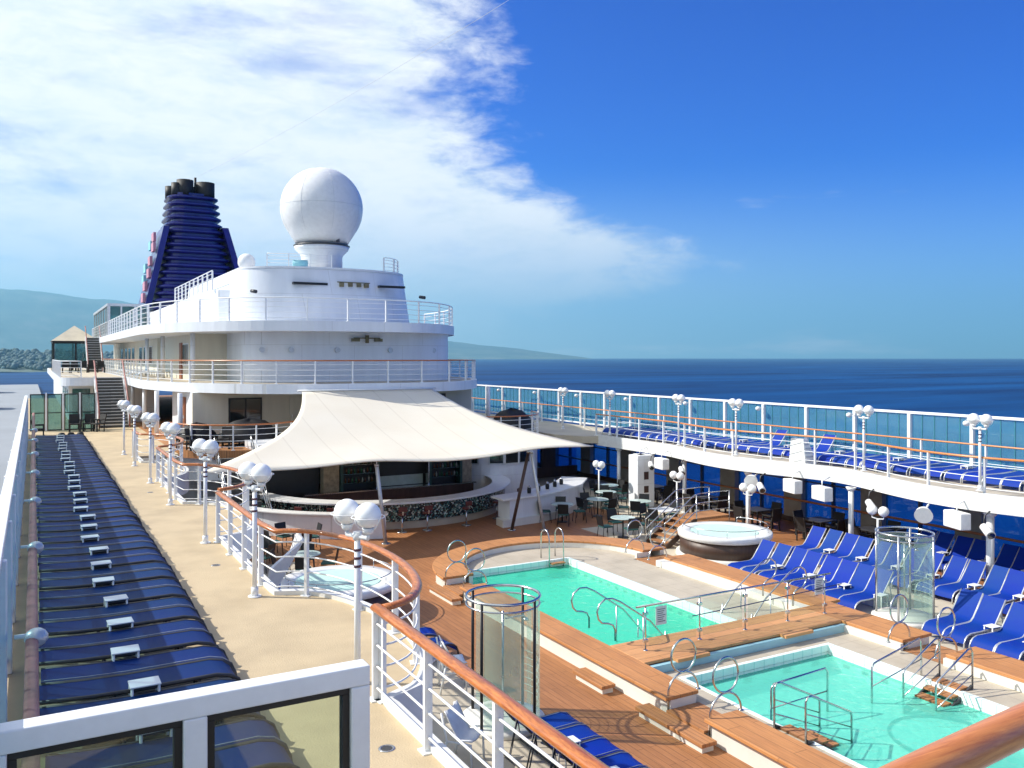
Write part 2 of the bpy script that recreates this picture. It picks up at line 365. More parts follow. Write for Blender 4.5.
def m_sea():
    m, nt = new('sea'); n = N(nt); tc = n('TexCoord'); out = n('OutputMaterial'); p = n('BsdfPrincipled')
    mp = n('Mapping'); mp.inputs['Rotation'].default_value = (0, 0, R(25)); mp.inputs['Scale'].default_value = (.35, 1, 1); n.L(tc.outputs['Object'], mp.inputs['Vector'])
    a = n('TexNoise'); n.val(a, Scale=.09, Detail=8.0, Roughness=.65); n.L(mp.outputs[0], a.inputs['Vector'])
    b = n('TexNoise'); n.val(b, Scale=.9, Detail=5.0, Roughness=.6); n.L(mp.outputs[0], b.inputs['Vector'])
    ad = n('Math', operation='MULTIPLY_ADD'); n.L(a.outputs['Fac'], ad.inputs[0]); ad.inputs[1].default_value = 4; n.L(b.outputs['Fac'], ad.inputs[2])
    bp = n('Bump'); n.val(bp, Strength=.35, Distance=.5); n.L(ad.outputs[0], bp.inputs['Height'])
    big = n('TexNoise'); n.val(big, Scale=.004, Detail=7.0, Roughness=.62, Distortion=.5)
    mp3 = n('Mapping'); mp3.inputs['Rotation'].default_value = (0, 0, R(29)); mp3.inputs['Scale'].default_value = (.35, 1.6, 1); n.L(tc.outputs['Object'], mp3.inputs['Vector']); n.L(mp3.outputs[0], big.inputs['Vector'])
    cr = n('ValToRGB'); e = cr.color_ramp.elements; e[0].position = .36; e[0].color = (.001, .018, .085, 1); e[1].position = .72; e[1].color = (.006, .085, .27, 1)
    n.L(big.outputs[0], cr.inputs[0]); n.L(cr.outputs[0], p.inputs['Base Color'])
    df = n('BsdfDiffuse'); n.L(cr.outputs[0], df.inputs[0]); gl = n('BsdfGlossy'); gl.inputs['Roughness'].default_value = .3; n.L(bp.outputs[0], gl.inputs['Normal']); n.L(bp.outputs[0], df.inputs['Normal'])
    fr = n('Fresnel'); fr.inputs[0].default_value = 1.33; n.L(bp.outputs[0], fr.inputs['Normal'])
    mi = n('Math', operation='MINIMUM'); n.L(fr.outputs[0], mi.inputs[0]); mi.inputs[1].default_value = .10
    ms = n('MixShader'); n.L(mi.outputs[0], ms.inputs[0]); n.L(df.outputs[0], ms.inputs[1]); n.L(gl.outputs[0], ms.inputs[2]); n.L(ms.outputs[0], out.inputs['Surface'])
m_sea()
def m_hill():
    m, nt = new('hill'); n = N(nt); tc = n('TexCoord'); out = n('OutputMaterial'); p = n('BsdfPrincipled')
    a = n('TexNoise'); n.val(a, Scale=.0016, Detail=9.0, Roughness=.65); n.L(tc.outputs['Object'], a.inputs['Vector'])
    cr = n('ValToRGB'); e = cr.color_ramp.elements; e[0].position = .38; e[0].color = (.045, .085, .085, 1); e[1].position = .66; e[1].color = (.16, .19, .16, 1)  # bluish slope colours, with some distance haze mixed into them
    x = e.new(.52); x.color = (.08, .13, .105, 1)
    n.L(a.outputs[0], cr.inputs[0]); n.L(cr.outputs[0], p.inputs['Base Color']); p.inputs['Roughness'].default_value = .9
    n.L(p.outputs[0], out.inputs['Surface'])
m_hill()
pbr('tree_far', (.12, .19, .20), .9, var=.3, scale=.05)  # foliage paled towards blue, haze painted into its colour
pbr('concrete', (.33, .35, .37), .8, var=.08, scale=.02)
pbr('trunk', (.08, .05, .03), .9, var=.3, scale=.5)
def m_haze():
    m, nt = new('haze'); n = N(nt); out = n('OutputMaterial'); v = n('VolumePrincipled')
    v.inputs['Color'].default_value = (.30, .70, .97, 1); v.inputs['Density'].default_value = HAZE; v.inputs['Anisotropy'].default_value = .25
    n.L(v.outputs[0], out.inputs['Volume'])
HAZE = 6.8e-5
m_haze()

# ------------------------------------------------------------------ levels
ZP = -2.9      # pool deck
ZM = 2.75      # mid deck of the superstructure
ZT = 5.7       # top deck
ZSEA = -31.0
XB0, XB1 = -.35, 28.0   # windbreak lines

def arc(cx, cy, rx, ry, a0, a1, n):
    return [(cx + rx * math.cos(R(a0 + (a1 - a0) * i / n)), cy + ry * math.sin(R(a0 + (a1 - a0) * i / n))) for i in range(n + 1)]
def port_edge(y, base=3.55):
    x = base
    for c in (0.9, 12.0, 22.2, 32.6):
        d = abs(y - c) / 2.6
        if d < 1: x = max(x, base + 1.15 * (1 - d * d) ** .5)
    return x
def star_edge(y):
    x = 25.0
    for c, h, w in ((6.0, 1.1, 4.4), (16.0, 1.1, 5.0), (26.0, .8, 4.6)):
        d = abs(y - c) / w
        if d < 1: x = min(x, 25.0 - h * (.5 + .5 * math.cos(PI * d)) ** .75)
    return x
ys = [3.6 + .2 * i for i in range(171)]          # 3.6 .. 37.6

# ------------------------------------------------------------------ decks (setting)
port_poly = [(-.5, 3.6)] + [(port_edge(y), y) for y in ys] + [(-.5, 37.6)]
struct('upper_deck', MB().slab([(-.5, -1)] + [(3.55, -1)] + [(port_edge(y), y) for y in ys if y >= -1] + [(5.2, 37.6), (5.2, 95), (-.5, 95)], -.35, 0), M['deck_cream'])
struct('starboard_deck', MB().slab([(28.1, -6), (28.1, 95), (23.5, 95), (23.5, 37.8), (24.2, 36.2)] + [(star_edge(y), y) for y in reversed([-6 + .2 * i for i in range(210)])], -.35, 0), M['deck_sand'])
# terrace in front of the house (both bays) on the same level
terr = [(5.204, 96)] + [(5.204, 41.0)] + arc(8.2, 41.0, 3.0, 3.2, 180, 300, 10) + [(12, 39.5), (17, 39.5)] + arc(20.6, 40.4, 2.896, 3.6, 240, 360, 10) + [(23.496, 96)]
struct('terrace_deck', MB().slab(terr, -.35, -.002), M['wood_step'])
# pool deck : strips round the pool opening (x 10.7..18.1, y 5..24.2)
def flat(name, rects, z, mat):
    m = MB()
    for x0, x1, y0, y1 in rects: m.box(x0, x1, y0, y1, z - .05, z)
    return struct(name, m, M[mat])
struct('pool_deck', MB().box(-.4, 10.8, -3, 60, ZP - .3, ZP).box(18.0, 28.1, -3, 60, ZP - .3, ZP).box(10.8, 18.0, 24.2, 60, ZP - .3, ZP).box(10.8, 18.0, -3, 6.9, ZP - .3, ZP), M['deck_sand'])
tk = MB()
tk.box(8.0, 10.75, 3, 28.9, ZP, ZP + .006).box(18.05, 18.75, 3, 24.25, ZP, ZP + .006).box(10.75, 19.2, 24.25, 28.9, ZP, ZP + .006)
tk.box(5.0, 22.5, 28.9, 46, ZP, ZP + .006)
struct('teak_deck', tk, M['teak_deck'])
# teak strips further starboard, behind the hot tub
struct('side_teak_deck', MB().box(22.6, 27.8, 3, 28.8, ZP + .0, ZP + .008), M['teak_deck'])
struct('ship_hull', MB().box(-.5, 28.2, -20, 110, ZSEA - 2, ZP - .32), M['hull_white'])
# white coaming along both deck edges and fascia under them
def rib(pts, w, z0, z1):
    pi, po = [], []
    for i, p in enumerate(pts):
        a = pts[max(i - 1, 0)]; b = pts[min(i + 1, len(pts) - 1)]
        t = Vector((b[0] - a[0], b[1] - a[1])).normalized(); nx, ny = t.y, -t.x
        pi.append((p[0] - nx * w / 2, p[1] - ny * w / 2)); po.append((p[0] + nx * w / 2, p[1] + ny * w / 2))
    return MB().strip(pi, po, z0, z1)
pe = [(port_edge(y) + .02, y) for y in ys]
struct('port_fascia', rib(pe, .14, -.62, .07), M['kerb_white'])
se = [(star_edge(y) - .02, y) for y in [-6 + .2 * i for i in range(211)]]
struct('starboard_fascia', rib(se, .14, -.46, .07), M['kerb_white'])
struct('deck_underside', MB().box(25.05, 27.9, -6, 40, -.44, -.36).box(-.3, 3.3, -1, 37, -.5, -.36), M['white'])

for i, (x, y) in enumerate(((3.15, 8.3), (3.05, 17.2), (3.0, 27.4))):
    q = thing('deck_drain', 'small round drain in the cream walkway, %s from the camera' % ordn(i + 1), 'drain', (x, y, .001), 'deck drains')
    obj('rim', MB().lathe(x, y, [(.09, .001), (.085, .006), (.065, .006), (.06, .003)], 16), M['steel'], q)
    obj('grate', MB().cyl(x, y, .001, .004, .06, n=14), M['dark_steel'], q)
# ------------------------------------------------------------------ railings
def walk(pts, step):
    L = [0]
    for a, b in zip(pts, pts[1:]): L.append(L[-1] + math.dist(a, b))
    n = max(1, round(L[-1] / step)); out = []
    j = 0
    for k in range(n + 1):
        d = L[-1] * k / n
        while j < len(L) - 2 and L[j + 1] < d: j += 1
        t = (d - L[j]) / max(1e-9, L[j + 1] - L[j])
        out.append((tuple(pts[j][i] + (pts[j + 1][i] - pts[j][i]) * t for i in range(len(pts[j]))), math.atan2(pts[j + 1][1] - pts[j][1], pts[j + 1][0] - pts[j][0])))
    return out
def railing(label, pts, z, cat='railing', h=1.08, step=1.25, rods=4, hand='varnish', hw=.065, hh=.04, pr=.035, rr=.013, group=None, post='white_rail', name='deck_railing', flatpost=True):
    t = thing(name, label, cat, (pts[0][0], pts[0][1], z), group)
    P3 = [(x, y, z + h) for x, y in pts]
    obj('handrail', MB().tube(P3, hw, 10, rv=hh), M[hand], t)
    for (p, a) in walk(pts, step):
        m = MB()
        if flatpost:
            m.obox(p[0], p[1], z, z + h - .02, .05, .085, a); m.obox(p[0], p[1], z, z + .015, .16, .16, a)
        else: m.cyl(p[0], p[1], z, z + h - .02, pr * .7, n=8)
        obj('post', m, M[post], t)
    for k in range(rods):
        zz = z + h * (k + .6) / (rods + .35)
        obj('rod', MB().tube([(x, y, zz) for x, y in pts], rr, 6), M[post], t)
    return t
near = [(3.49, 2.0 + .5 * i) for i in range(15)] + [(3.49, 9.55)]
railing('white railing with varnished handrail running past the near glass windbreak', near, 0, step=1.55, hw=.075, hh=.045, group='walkway railings', rr=.014)
def baypath(c, y_in, y_out):
    p = [(3.47, y_in)] if y_in < c - 2.7 else []
    p += [(3.47 + 1.12 * math.sin(R(a)) ** .9, c - 2.52 * math.cos(R(a))) for a in range(3, 178, 6)]
    if y_out > c + 2.7: p += [(3.47, y_out - (y_out - c - 2.6) * (1 - i / 6)) for i in range(1, 7)]
    return p
lab = ['railing curved round the nearest balcony bay, beside the twin globe lamp', 'railing curved round the second bay, over the folded boards', 'railing curved round the farthest bay, before the covered daybeds']
for c, yo, l in zip((12.0, 22.2, 32.6), (19.3, 29.7, 37.4), lab):
    railing('white ' + l, baypath(c, c - 2.6, yo), 0, step=1.3, group='walkway railings', rr=.013)
def tr_rail(label, cx, cy, rx, ry, a0, a1, post=None):
    pts = arc(cx, cy, rx, ry, a0, a1, 16)
    if post: pts = post(pts)
    return railing(label, pts, 0, step=1.0, hw=.05, hh=.035, group='terrace railings')
tr_rail('white terrace railing curved round the port daybeds', 8.2, 41, 2.9, 3.1, 182, 330)
tr_rail('white terrace railing curved round the starboard daybeds', 20.6, 40.4, 2.8, 3.5, 200, 352)
# starboard upper deck inner railing
sp = [(star_edge(y) + .10, y) for y in [3 + .3 * i for i in range(112)]]
railing('long white railing with orange handrail along the starboard deck edge', sp, 0, step=1.8, rods=3, hand='varnish_x', hw=.05, hh=.035, group='walkway railings')
railing('white railing with orange handrail behind the starboard loungers', [(27.45, 3 + i) for i in range(72)], 0, step=2.4, rods=1, hand='varnish_x', hw=.045, hh=.03, group='windbreak railings')
railing('faded pink handrail behind the port loungers', [(-.02, 5.9 + i) for i in range(46)], 0, step=2.4, rods=1, hand='faded_rail', hw=.06, hh=.04, group='windbreak railings')

# ------------------------------------------------------------------ windbreaks
def windbreak(x, y0, y1, pitch, label, glass, side):
    t = thing('glass_windbreak', label, 'windbreak', (x, y0, 0))
    obj('top_rail', MB().box(x - .07, x + .07, y0, y1, 1.93, 2.02), M['white_rail'], t, bevel=.01)
    obj('bottom_rail', MB().box(x - .05, x + .05, y0, y1, .12, .2), M['white_rail'], t)
    n = int((y1 - y0) / pitch)
    for i in range(n + 1):
        y = y0 + i * pitch
        obj('post', MB().box(x - .11, x + .11, y - .065, y + .065, 0, 1.925), M['white_rail'], t, bevel=.015)
        if i < n:
            g = obj('glass_panel', MB().box(x - .006, x + .006, y + .09, y + pitch - .09, .21, 1.92), M[glass], t)
            m = MB()
            for k in (1, 2, 3, 4): m.box(x - .02, x + .02, y + pitch * k / 5 - .013, y + pitch * k / 5 + .013, .21, 1.92)
            obj('mullion', m, M['mull'], g)
    return t
pbr('mull', (.05, .24, .30), .4, var=.1, scale=4)
windbreak(XB1, 3.6, 92, 2.4, 'long tinted glass windbreak with white posts along the open sea', 'glass_barrier', -1)
windbreak(XB0, 3.0, 50.9, 2.4, 'pale glass windbreak with white posts along the port side', 'glass_barrier_port', 1)
# round floodlights on the windbreak posts
def flood(x, y, z, dirx, label, grp):
    t = thing('floodlight', label, 'floodlight', (x, y, z), grp)
    obj('bracket', MB().tube([(x, y, z), (x + dirx * .14, y, z), (x + dirx * .14, y, z - .05)], .025, 6), M['white_rail'], t)
    m = MB(); m.ball((x + dirx * .2, y, z - .03), .115, 14, .85)
    obj('housing', m, M['sign_plate' if dirx > 0 else 'white_plastic'], t)
    return t
for i in range(8):
    flood(XB0 + .17, 5.4 + 4.8 * i, 1.12, 1, '%s round grey floodlight from the near windbreak, on the port windbreak posts' % ordn(i + 1), 'port floodlights')
for i in range(9):
    flood(XB1 - .17, 13.2 + 4.8 * i, 1.78, -1, '%s white floodlight from the right end of the sea windbreak' % ordn(i + 1), 'starboard floodlights')

# near windbreak screen across the port walkway
t = thing('glass_screen', 'white framed glass screen across the walkway in the foreground', 'windbreak', (-.2, 5.94, 0))
obj('frame', MB().box(-.3, 2.10, 5.86, 6.02, 1.66, 1.8).box(1.96, 2.10, 5.86, 6.02, 0, 1.659).box(-.3, -.14, 5.86, 6.02, 0, 1.659).box(.84, .99, 5.86, 6.02, .12, 1.659).box(-.139, 1.959, 5.86, 6.02, 0, .119), M['white_rail'], t, bevel=.012)
for x0, x1 in ((-.14, .84), (.99, 1.96)):
    g = MB(); w = .05
    g.box(x0 + .001, x1 - .001, 5.9, 5.98, 1.659 - w, 1.657).box(x0 + .001, x0 + w, 5.9, 5.98, .121, 1.656 - w).box(x1 - w, x1 - .001, 5.9, 5.98, .121, 1.656 - w)
    k = obj('pane', MB().box(x0 + w, x1 - w, 5.935, 5.945, .125, 1.655 - w), M['glass_screen'], t)
    obj('gasket', g, M['black'], k)
# far glass fence across the walkway
t = thing('glass_fence', 'black framed glass fence across the far end of the walkway', 'fence', (-.2, 53, 0))
for i in range(4):
    x0 = -.2 + i * .82; x1 = x0 + .72; m = MB()
    m.box(x0, x0 + .05, 52.96, 53.04, 0, 2).box(x1 - .05, x1, 52.96, 53.04, 0, 2).box(x0 + .051, x1 - .051, 52.96, 53.04, 1.95, 2).box(x0 + .051, x1 - .051, 52.96, 53.04, 0, .06).box(x0 + .051, x1 - .051, 52.97, 53.03, .95, .99)
    f = obj('panel_frame', m, M['black'], t)
    obj('pane', MB().box(x0 + .05, x1 - .05, 52.995, 53.005, .06, 1.95), M['glass_house'], f)
    obj('post', MB().box(x1 + .01, x1 + .09, 52.95, 53.05, 0, 2.05), M['white_rail'], t)

# foreground handrail in front of the viewer
t = thing('foreground_railing', 'thick varnished handrail close in front at the lower right corner', 'railing', (3, 1.25, 2.0))
obj('handrail', MB().tube([(2.454 + .997 * (x * .3 - 3), 1.496 + .08 * (x * .3 - 3) - (.02 * (x * .3 - 3) ** 2 if x < 10 else 0), 2.90) for x in range(25)], .056, 18, rv=.052), M['varnish_x'], t)
for k in range(4): obj('rod', MB().tube([(-.4, 1.30, 2.68 - .17 * k), (1.2, 1.39, 2.68 - .17 * k), (7, 1.86, 2.68 - .17 * k)], .013, 8), M['white_rail'], t)
for x in (-.3, .9, 3.4, 4.7, 6.0): obj('post', MB().box(x, x + .07, 1.37 + .082 * (x - 1.2), 1.41 + .082 * (x - 1.2), 1.9, 2.86), M['white_rail'], t)
struct('forward_deck', MB().box(-.4, 9.2, -3, 2.1, 1.7, 1.85), M['deck_grey'])

# ------------------------------------------------------------------ lamps
def make_lamp():
    t = thing('globe_lamp', 'x', 'lamp')
    obj('pole', MB().cyl(0, 0, 0, 1.82, .042, .036, 12).cyl(0, 0, 0, .02, .11, n=14).cyl(0, 0, .02, .16, .06, n=12), M['white_rail'], t)
    obj('bands', MB().cyl(0, 0, 1.42, 1.45, .045, n=12).cyl(0, 0, 1.52, 1.55, .045, n=12).cyl(0, 0, 1.62, 1.65, .045, n=12), M['band_maroon'], t)
    obj('crossarm', MB().tube([(0, -.2, 1.86), (0, -.2, 1.8), (0, .2, 1.8), (0, .2, 1.86)], .028, 8).cyl(0, 0, 1.76, 1.86, .055, n=12).cyl(0, -.2, 1.86, 1.93, .06, .075, 12).cyl(0, .2, 1.86, 1.93, .06, .075, 12), M['white_rail'], t)
    for s in (-1, 1):
        g = obj('globe', MB().ball((0, s * .2, 2.08), .162, 24, .97), M['globe'], t)
        m = MB(); cy = s * .2
        m.tube([(.2 * math.cos(a * PI / 12), cy + .2 * math.sin(a * PI / 12), 2.06) for a in range(24)], .007, 5, closed=True)
        for q in (0, PI / 2): m.tube([(.2 * math.cos(q) * math.cos(R(b)), cy + .2 * math.sin(q) * math.cos(R(b)), 2.06 + .16 * math.sin(R(b))) for b in range(180, 361, 15)], .007, 5)
        obj('cradle', m, M['white_rail'], g)
    return proto_done(t)
lamp0 = make_lamp(); used = False
def put(p, loc, rz, label, group=None, st={}):
    if p.name not in st:
        st[p.name] = 1; p.location = loc; p.rotation_euler = (0, 0, rz); p['label'] = label
        if group: p['group'] = group
        return p
    return dup(p, loc, rz, label, group)
for i, y in enumerate((10.15, 14.63, 19.36, 24.8, 29.4, 34.3, 38.5)):
    put(lamp0, (3.22 if i else 3.47, y, 0), R(22 + random.uniform(-4, 4)), '%s twin globe lamp from the near windbreak on the port walkway' % ordn(i + 1), 'twin globe lamps')
for i, y in enumerate((11.0, 15.2, 19.85, 25.4, 29.6, 35.0, 39.3)):
    put(lamp0, (star_edge(y) + .02 if y < 38 else 25.0, y, .12), R(random.uniform(-4, 4)), '%s twin globe lamp from the right on the starboard deck edge' % ordn(i), 'twin globe lamps')

# ------------------------------------------------------------------ loungers
def make_lounger(name, prof, sling, frame, width=.56, piping=(-1, 1), legs='loop', fr=.021):
    t = thing(name, 'x', 'sun lounger')
    hw = width / 2
    bed = prof[1:] if legs == 'loop' else prof
    rows = []
    n = 5
    for x, z in bed:
        rows.append([(x, -hw + width * k / n, z - .008 * (1 - (2 * k / n - 1) ** 2)) for k in range(n + 1)])
    s = obj('sling', MB().sheet(rows, True), M[sling], t)
    if piping:
        for sgn in piping:
            obj('piping', MB().tube([(x, sgn * (hw - .035), z + .012) for x, z in bed], .007, 5), M['piping'], s)
    for sgn in (-1, 1):
        obj('side_frame', MB().tube([(x, sgn * (hw + .012), z - (.014 if z > .3 else 0)) for x, z in prof], fr, 8), M[frame], t)
    return t, hw
flat_prof = [(0, 0), (.015, .13), (.06, .24), (.14, .31), (.28, .345), (.6, .34), (1.1, .33), (1.5, .34), (1.93, .37)]
def legset(t, hw, frame, xs):
    for x in xs:
        obj('leg', MB().tube([(x + .05, -hw - .01, .32), (x, -hw - .01, 0), (x, -hw + .04, .012), (x, hw - .04, .012), (x, hw + .01, 0), (x + .05, hw + .01, .32)], .017, 6), M[frame], t)
long_prof = [(x * 1.09, z) for x, z in flat_prof]
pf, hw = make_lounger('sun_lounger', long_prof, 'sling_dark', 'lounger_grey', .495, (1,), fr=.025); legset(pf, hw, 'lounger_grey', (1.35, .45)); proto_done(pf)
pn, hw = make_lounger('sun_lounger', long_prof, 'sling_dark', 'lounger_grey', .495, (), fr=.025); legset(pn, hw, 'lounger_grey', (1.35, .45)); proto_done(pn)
sil, hw = make_lounger('sun_lounger', flat_prof, 'sling', 'lounger_silver', .54, False); legset(sil, hw, 'lounger_silver', (1.35,)); proto_done(sil)
up_prof = [(0, 0), (.015, .13), (.06, .24), (.14, .31), (.28, .345), (.6, .335), (1.05, .33), (1.15, .345), (1.25, .42), (1.45, .66), (1.68, .95)]
upl, hw = make_lounger('reclined_lounger', up_prof, 'sling', 'lounger_silver', .54, False); legset(upl, hw, 'lounger_silver', (1.1,))
obj('back_strut', MB().tube([(1.5, -hw, .70), (1.66, -hw, .02), (1.66, hw, .02), (1.5, hw, .70)], .015, 6), M['lounger_silver'], upl); proto_done(upl)
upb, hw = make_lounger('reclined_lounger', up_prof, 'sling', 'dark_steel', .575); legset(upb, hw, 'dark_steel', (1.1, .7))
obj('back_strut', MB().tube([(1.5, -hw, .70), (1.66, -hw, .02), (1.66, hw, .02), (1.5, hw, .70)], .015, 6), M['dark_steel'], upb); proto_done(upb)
def make_side_table():
    t = thing('side_table', 'x', 'table')
    obj('tabletop', MB().box(-.16, .16, -.13, .13, .41, .428), M['white_plastic'], t, bevel=.01)
    for sx in (-1, 1):
        for sy in (-1, 1): obj('leg', MB().tube([(sx * .14, sy * .11, 0), (sx * .135, sy * .105, .41)], .016, 6), M['white_plastic'], t)
    obj('apron', MB().box(-.13, .13, -.11, .11, .385, .409), M['lounger_grey'], t); return proto_done(t)
tab0 = make_side_table()

# port row, flat, foot end to starboard
Y0 = 8.97; P = 1.265
for k in range(-2, 29):
    yc = Y0 + P * k + P / 2          # centre of the pair lying beyond table k
    for s, w in ((-1, 'nearer'), (1, 'farther')):
        j = random.uniform(-.02, .03)
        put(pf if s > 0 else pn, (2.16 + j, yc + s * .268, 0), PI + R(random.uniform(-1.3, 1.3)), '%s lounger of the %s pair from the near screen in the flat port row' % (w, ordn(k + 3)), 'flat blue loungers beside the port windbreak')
    if k >= -1: put(tab0, (1.02 + .05 * math.sin(k * 2.1), Y0 + P * k, .0), R(random.uniform(-4, 4)), 'small white table after the %s pair of loungers in the port row' % ordn(k + 2), 'white tables in the port row')
# starboard upper row
for k in range(22):
    yc = 9.2 + 1.27 * k
    if 23.0 < yc < 24.0: pass
    for s, w in ((-1, 'nearer'), (1, 'farther')):
        up = k in (11, 13) and s == 1
        pr = upl if up else sil
        put(pr, (25.55 + random.uniform(-.04, .04) + (.2 if 23 < yc < 29 else 0), yc + s * .30, 0), R(random.uniform(-1.5, 1.5)), '%s lounger of the %s pair from the right on the starboard upper deck' % (w, ordn(k + 1)), 'blue loungers on the starboard upper deck')
    if k % 2 == 0: put(tab0, (26.8, yc + .635, 0), R(random.uniform(-5, 5)), 'small white table after the %s pair on the starboard upper deck' % ordn(k + 1), 'white tables on the starboard upper deck')
# pool side rows starboard
def prow(x, ylist, name, group):
    for i, yc in enumerate(ylist):
        for s, w in ((-1, 'nearer'), (1, 'farther')):
            put(upl, (x + random.uniform(-.06, .06), yc + s * .295, ZP + .009), R(random.uniform(-2.5, 2.5)), 'blue lounger, %s of %s pair from hot tub, %s' % (w, ordn(i + 1), name), group)
        put(tab0, (x + 1.0, yc - .63, ZP + .009), R(random.uniform(-6, 6)), 'small white table beyond the %s pair from the hot tub, %s' % (ordn(i + 1), name), 'white tables among the poolside loungers')
prow(19.15, [19.95, 18.68, 17.42, 16.22, 13.1, 11.8, 10.5, 9.2], 'first row by the pool', 'first poolside row of blue loungers')
prow(22.35, [20.7, 19.4, 18.1, 16.9, 15.6, 14.3, 13.0, 11.7], 'second row', 'second poolside row of blue loungers')
prow(25.3, [18.6, 17.2, 15.8, 14.4, 13.0], 'shaded back row', 'shaded back row of blue loungers')
# pool side rows port (seen through the railing), head to port
for i in range(8):
    put(upb, (8.75, 13.15 - .62 * i, ZP + .009), PI + R(random.uniform(-2, 2)), 'striped blue lounger number %s from the near glass shower' % ordn(i + 1), 'blue loungers near the port glass shower')
for i, y in enumerate((18.9, 18.2)):
    put(upb, (8.5, y, ZP + .009), PI + R(-12 + 20 * i), ('farther' if i == 0 else 'nearer') + ' blue lounger behind the port glass shower below the balcony', 'loungers behind the port shower')
for i in range(3):
    put(tab0, (7.9, 12.22 - 1.24 * i, ZP + .009), 0, 'small white table %s from the near shower between striped loungers' % ordn(i + 1), 'white tables by the port shower')

# ------------------------------------------------------------------ pool complex
pt = thing('swimming_pool', 'twin raised swimming pool with teak coping and turquoise water', 'pool', (14.4, 15, ZP))
CZ = -2.45; WZ = -2.90
gapsL = [(11.75, 12.8), (21.85, 22.95)]; gapsR = [(11.75, 12.8), (21.85, 22.95)]
def spans(a, b, gaps):
    out = []; y = a
    for g0, g1 in gaps:
        if g0 > y: out.append((y, g0))
        y = g1
    if b - y > .01: out.append((y, b))
    return out
cy0 = 22.95; XL, XR = 10.45, 18.35; cxp = 14.4; RO = 3.95
cop = MB()
for a, b in spans(6.2, cy0, gapsL):
    cop.box(XL, 11.25, a, b, CZ - .07, CZ)
for a, b in spans(6.2, 15.75, gapsR[:1]): cop.box(17.3, XR, a, b, CZ - .07, CZ)
for a, b in spans(15.751, cy0, gapsR[1:]): cop.box(17.75, 18.75, a, b, CZ - .07, CZ)
cxp = 14.6; RO = 4.15
ri = arc(cxp, cy0, 3.15, 3.0, 0, 180, 40); ro = arc(cxp, cy0, RO, 3.9, 0, 180, 40)
cop.strip(ri, ro, CZ - .07, CZ)
obj('coping', cop, M['teak_cope'], pt, bevel=.012)
obj('divider_coping', MB().box(11.251, 17.299, 14.5, 15.75, CZ - .07, CZ), M['teak_cope_x'], pt, bevel=.012)
obj('end_coping', MB().box(11.251, 17.299, 6.2, 7.0, CZ - .07, CZ), M['teak_cope_x'], pt, bevel=.012)
for x in (12.0, 15.2): obj('divider_bench', MB().box(x, x + .9, 14.3, 14.499, CZ - .07, CZ - .002), M['teak_cope_x'], pt)
cb = MB()
for a, b in spans(6.22, cy0, gapsL): cb.box(10.56, 10.72, a, b, ZP - .2, CZ - .071)
for g0, g1 in gapsL: cb.box(10.56, 10.72, g0, g1, ZP - .2, -2.721)
for a, b in spans(6.22, 15.74, gapsR[:1]): cb.box(18.08, 18.24, a, b, ZP - .2, CZ - .071).box(17.22, 17.32, a, b, -2.75, CZ - .075)
for a, b in spans(15.75, cy0, gapsR[1:]): cb.box(18.5, 18.64, a, b, ZP - .2, CZ - .071).box(17.42, 17.749, a, b, -2.75, CZ - .06)
cb.box(18.08, 18.24, *gapsR[0], ZP - .2, -2.721).box(18.5, 18.64, *gapsR[1], ZP - .2, -2.721)
cb.strip(arc(cxp, cy0, 3.88, 3.62, 0, 180, 32), arc(cxp, cy0, 4.04, 3.78, 0, 180, 32), ZP - .2, CZ - .071)
cb.strip(arc(cxp, cy0, 3.17, 3.02, 0, 180, 32), arc(cxp, cy0, 3.3, 3.15, 0, 180, 32), -3.2, CZ - .071)
for g in gapsL:
    for e, q in ((g[0] - .1, g[0] - .01), (g[1] + .01, g[1] + .1)): cb.box(10.721, 11.2, e, q, -2.9, CZ - .071); cb.box(17.501, 18.079, e, q, -2.75, CZ - .071)
obj('kerb_wall', cb, M['curb'], pt)
for g0, g1 in gapsL: obj('entry_tread', MB().box(10.45, 11.25, g0 + .002, g1 - .002, -2.72, -2.68), M['wood_step'], pt)
for g0, g1 in gapsR: obj('entry_tread', MB().box(17.3 if g0 < 15 else 17.45, 18.35 if g0 < 15 else 18.75, g0 + .002, g1 - .002, -2.72, -2.68), M['wood_step'], pt)
# ledges (cream shelf just above the water)
lg = MB()
lg.box(15.62, 17.39, 15.76, cy0, -2.86, -2.69)                                # pool one right shelf
lg.slab(arc(cxp, cy0, 3.16, 3.01, 155.6, 24.4, 24), -2.86, -2.688)
lg.slab([(15.62, cy0 + .001), (17.70, cy0 + .001)] + arc(cxp, cy0, 3.16, 3.01, 1, 24.3, 8) + [(15.62, 24.19)], -2.86, -2.688)
lg.box(16.25, 17.39, 7.0, 14.49, -2.86, -2.69)                                  # pool two right shelf
lg.box(11.26, 11.75, 7.0, 14.0, -2.86, -2.692)
lg.box(11.26, 16.249, 14.0, 14.35, -2.86, -2.69)
obj('shelf', lg, M['ledge'], pt)
gt = MB()
gt.box(15.50, 15.619, 15.76, 24.19, -2.84, -2.682).box(11.26, 15.499, 24.1, 24.199, -2.84, -2.682)
gt.box(16.13, 16.249, 7.0, 13.999, -2.84, -2.682).box(11.751, 16.129, 13.9, 13.999, -2.84, -2.682).box(11.751, 11.85, 7.0, 13.899, -2.84, -2.682)
obj('gutter_edge', gt, M['pool_tile'], pt)
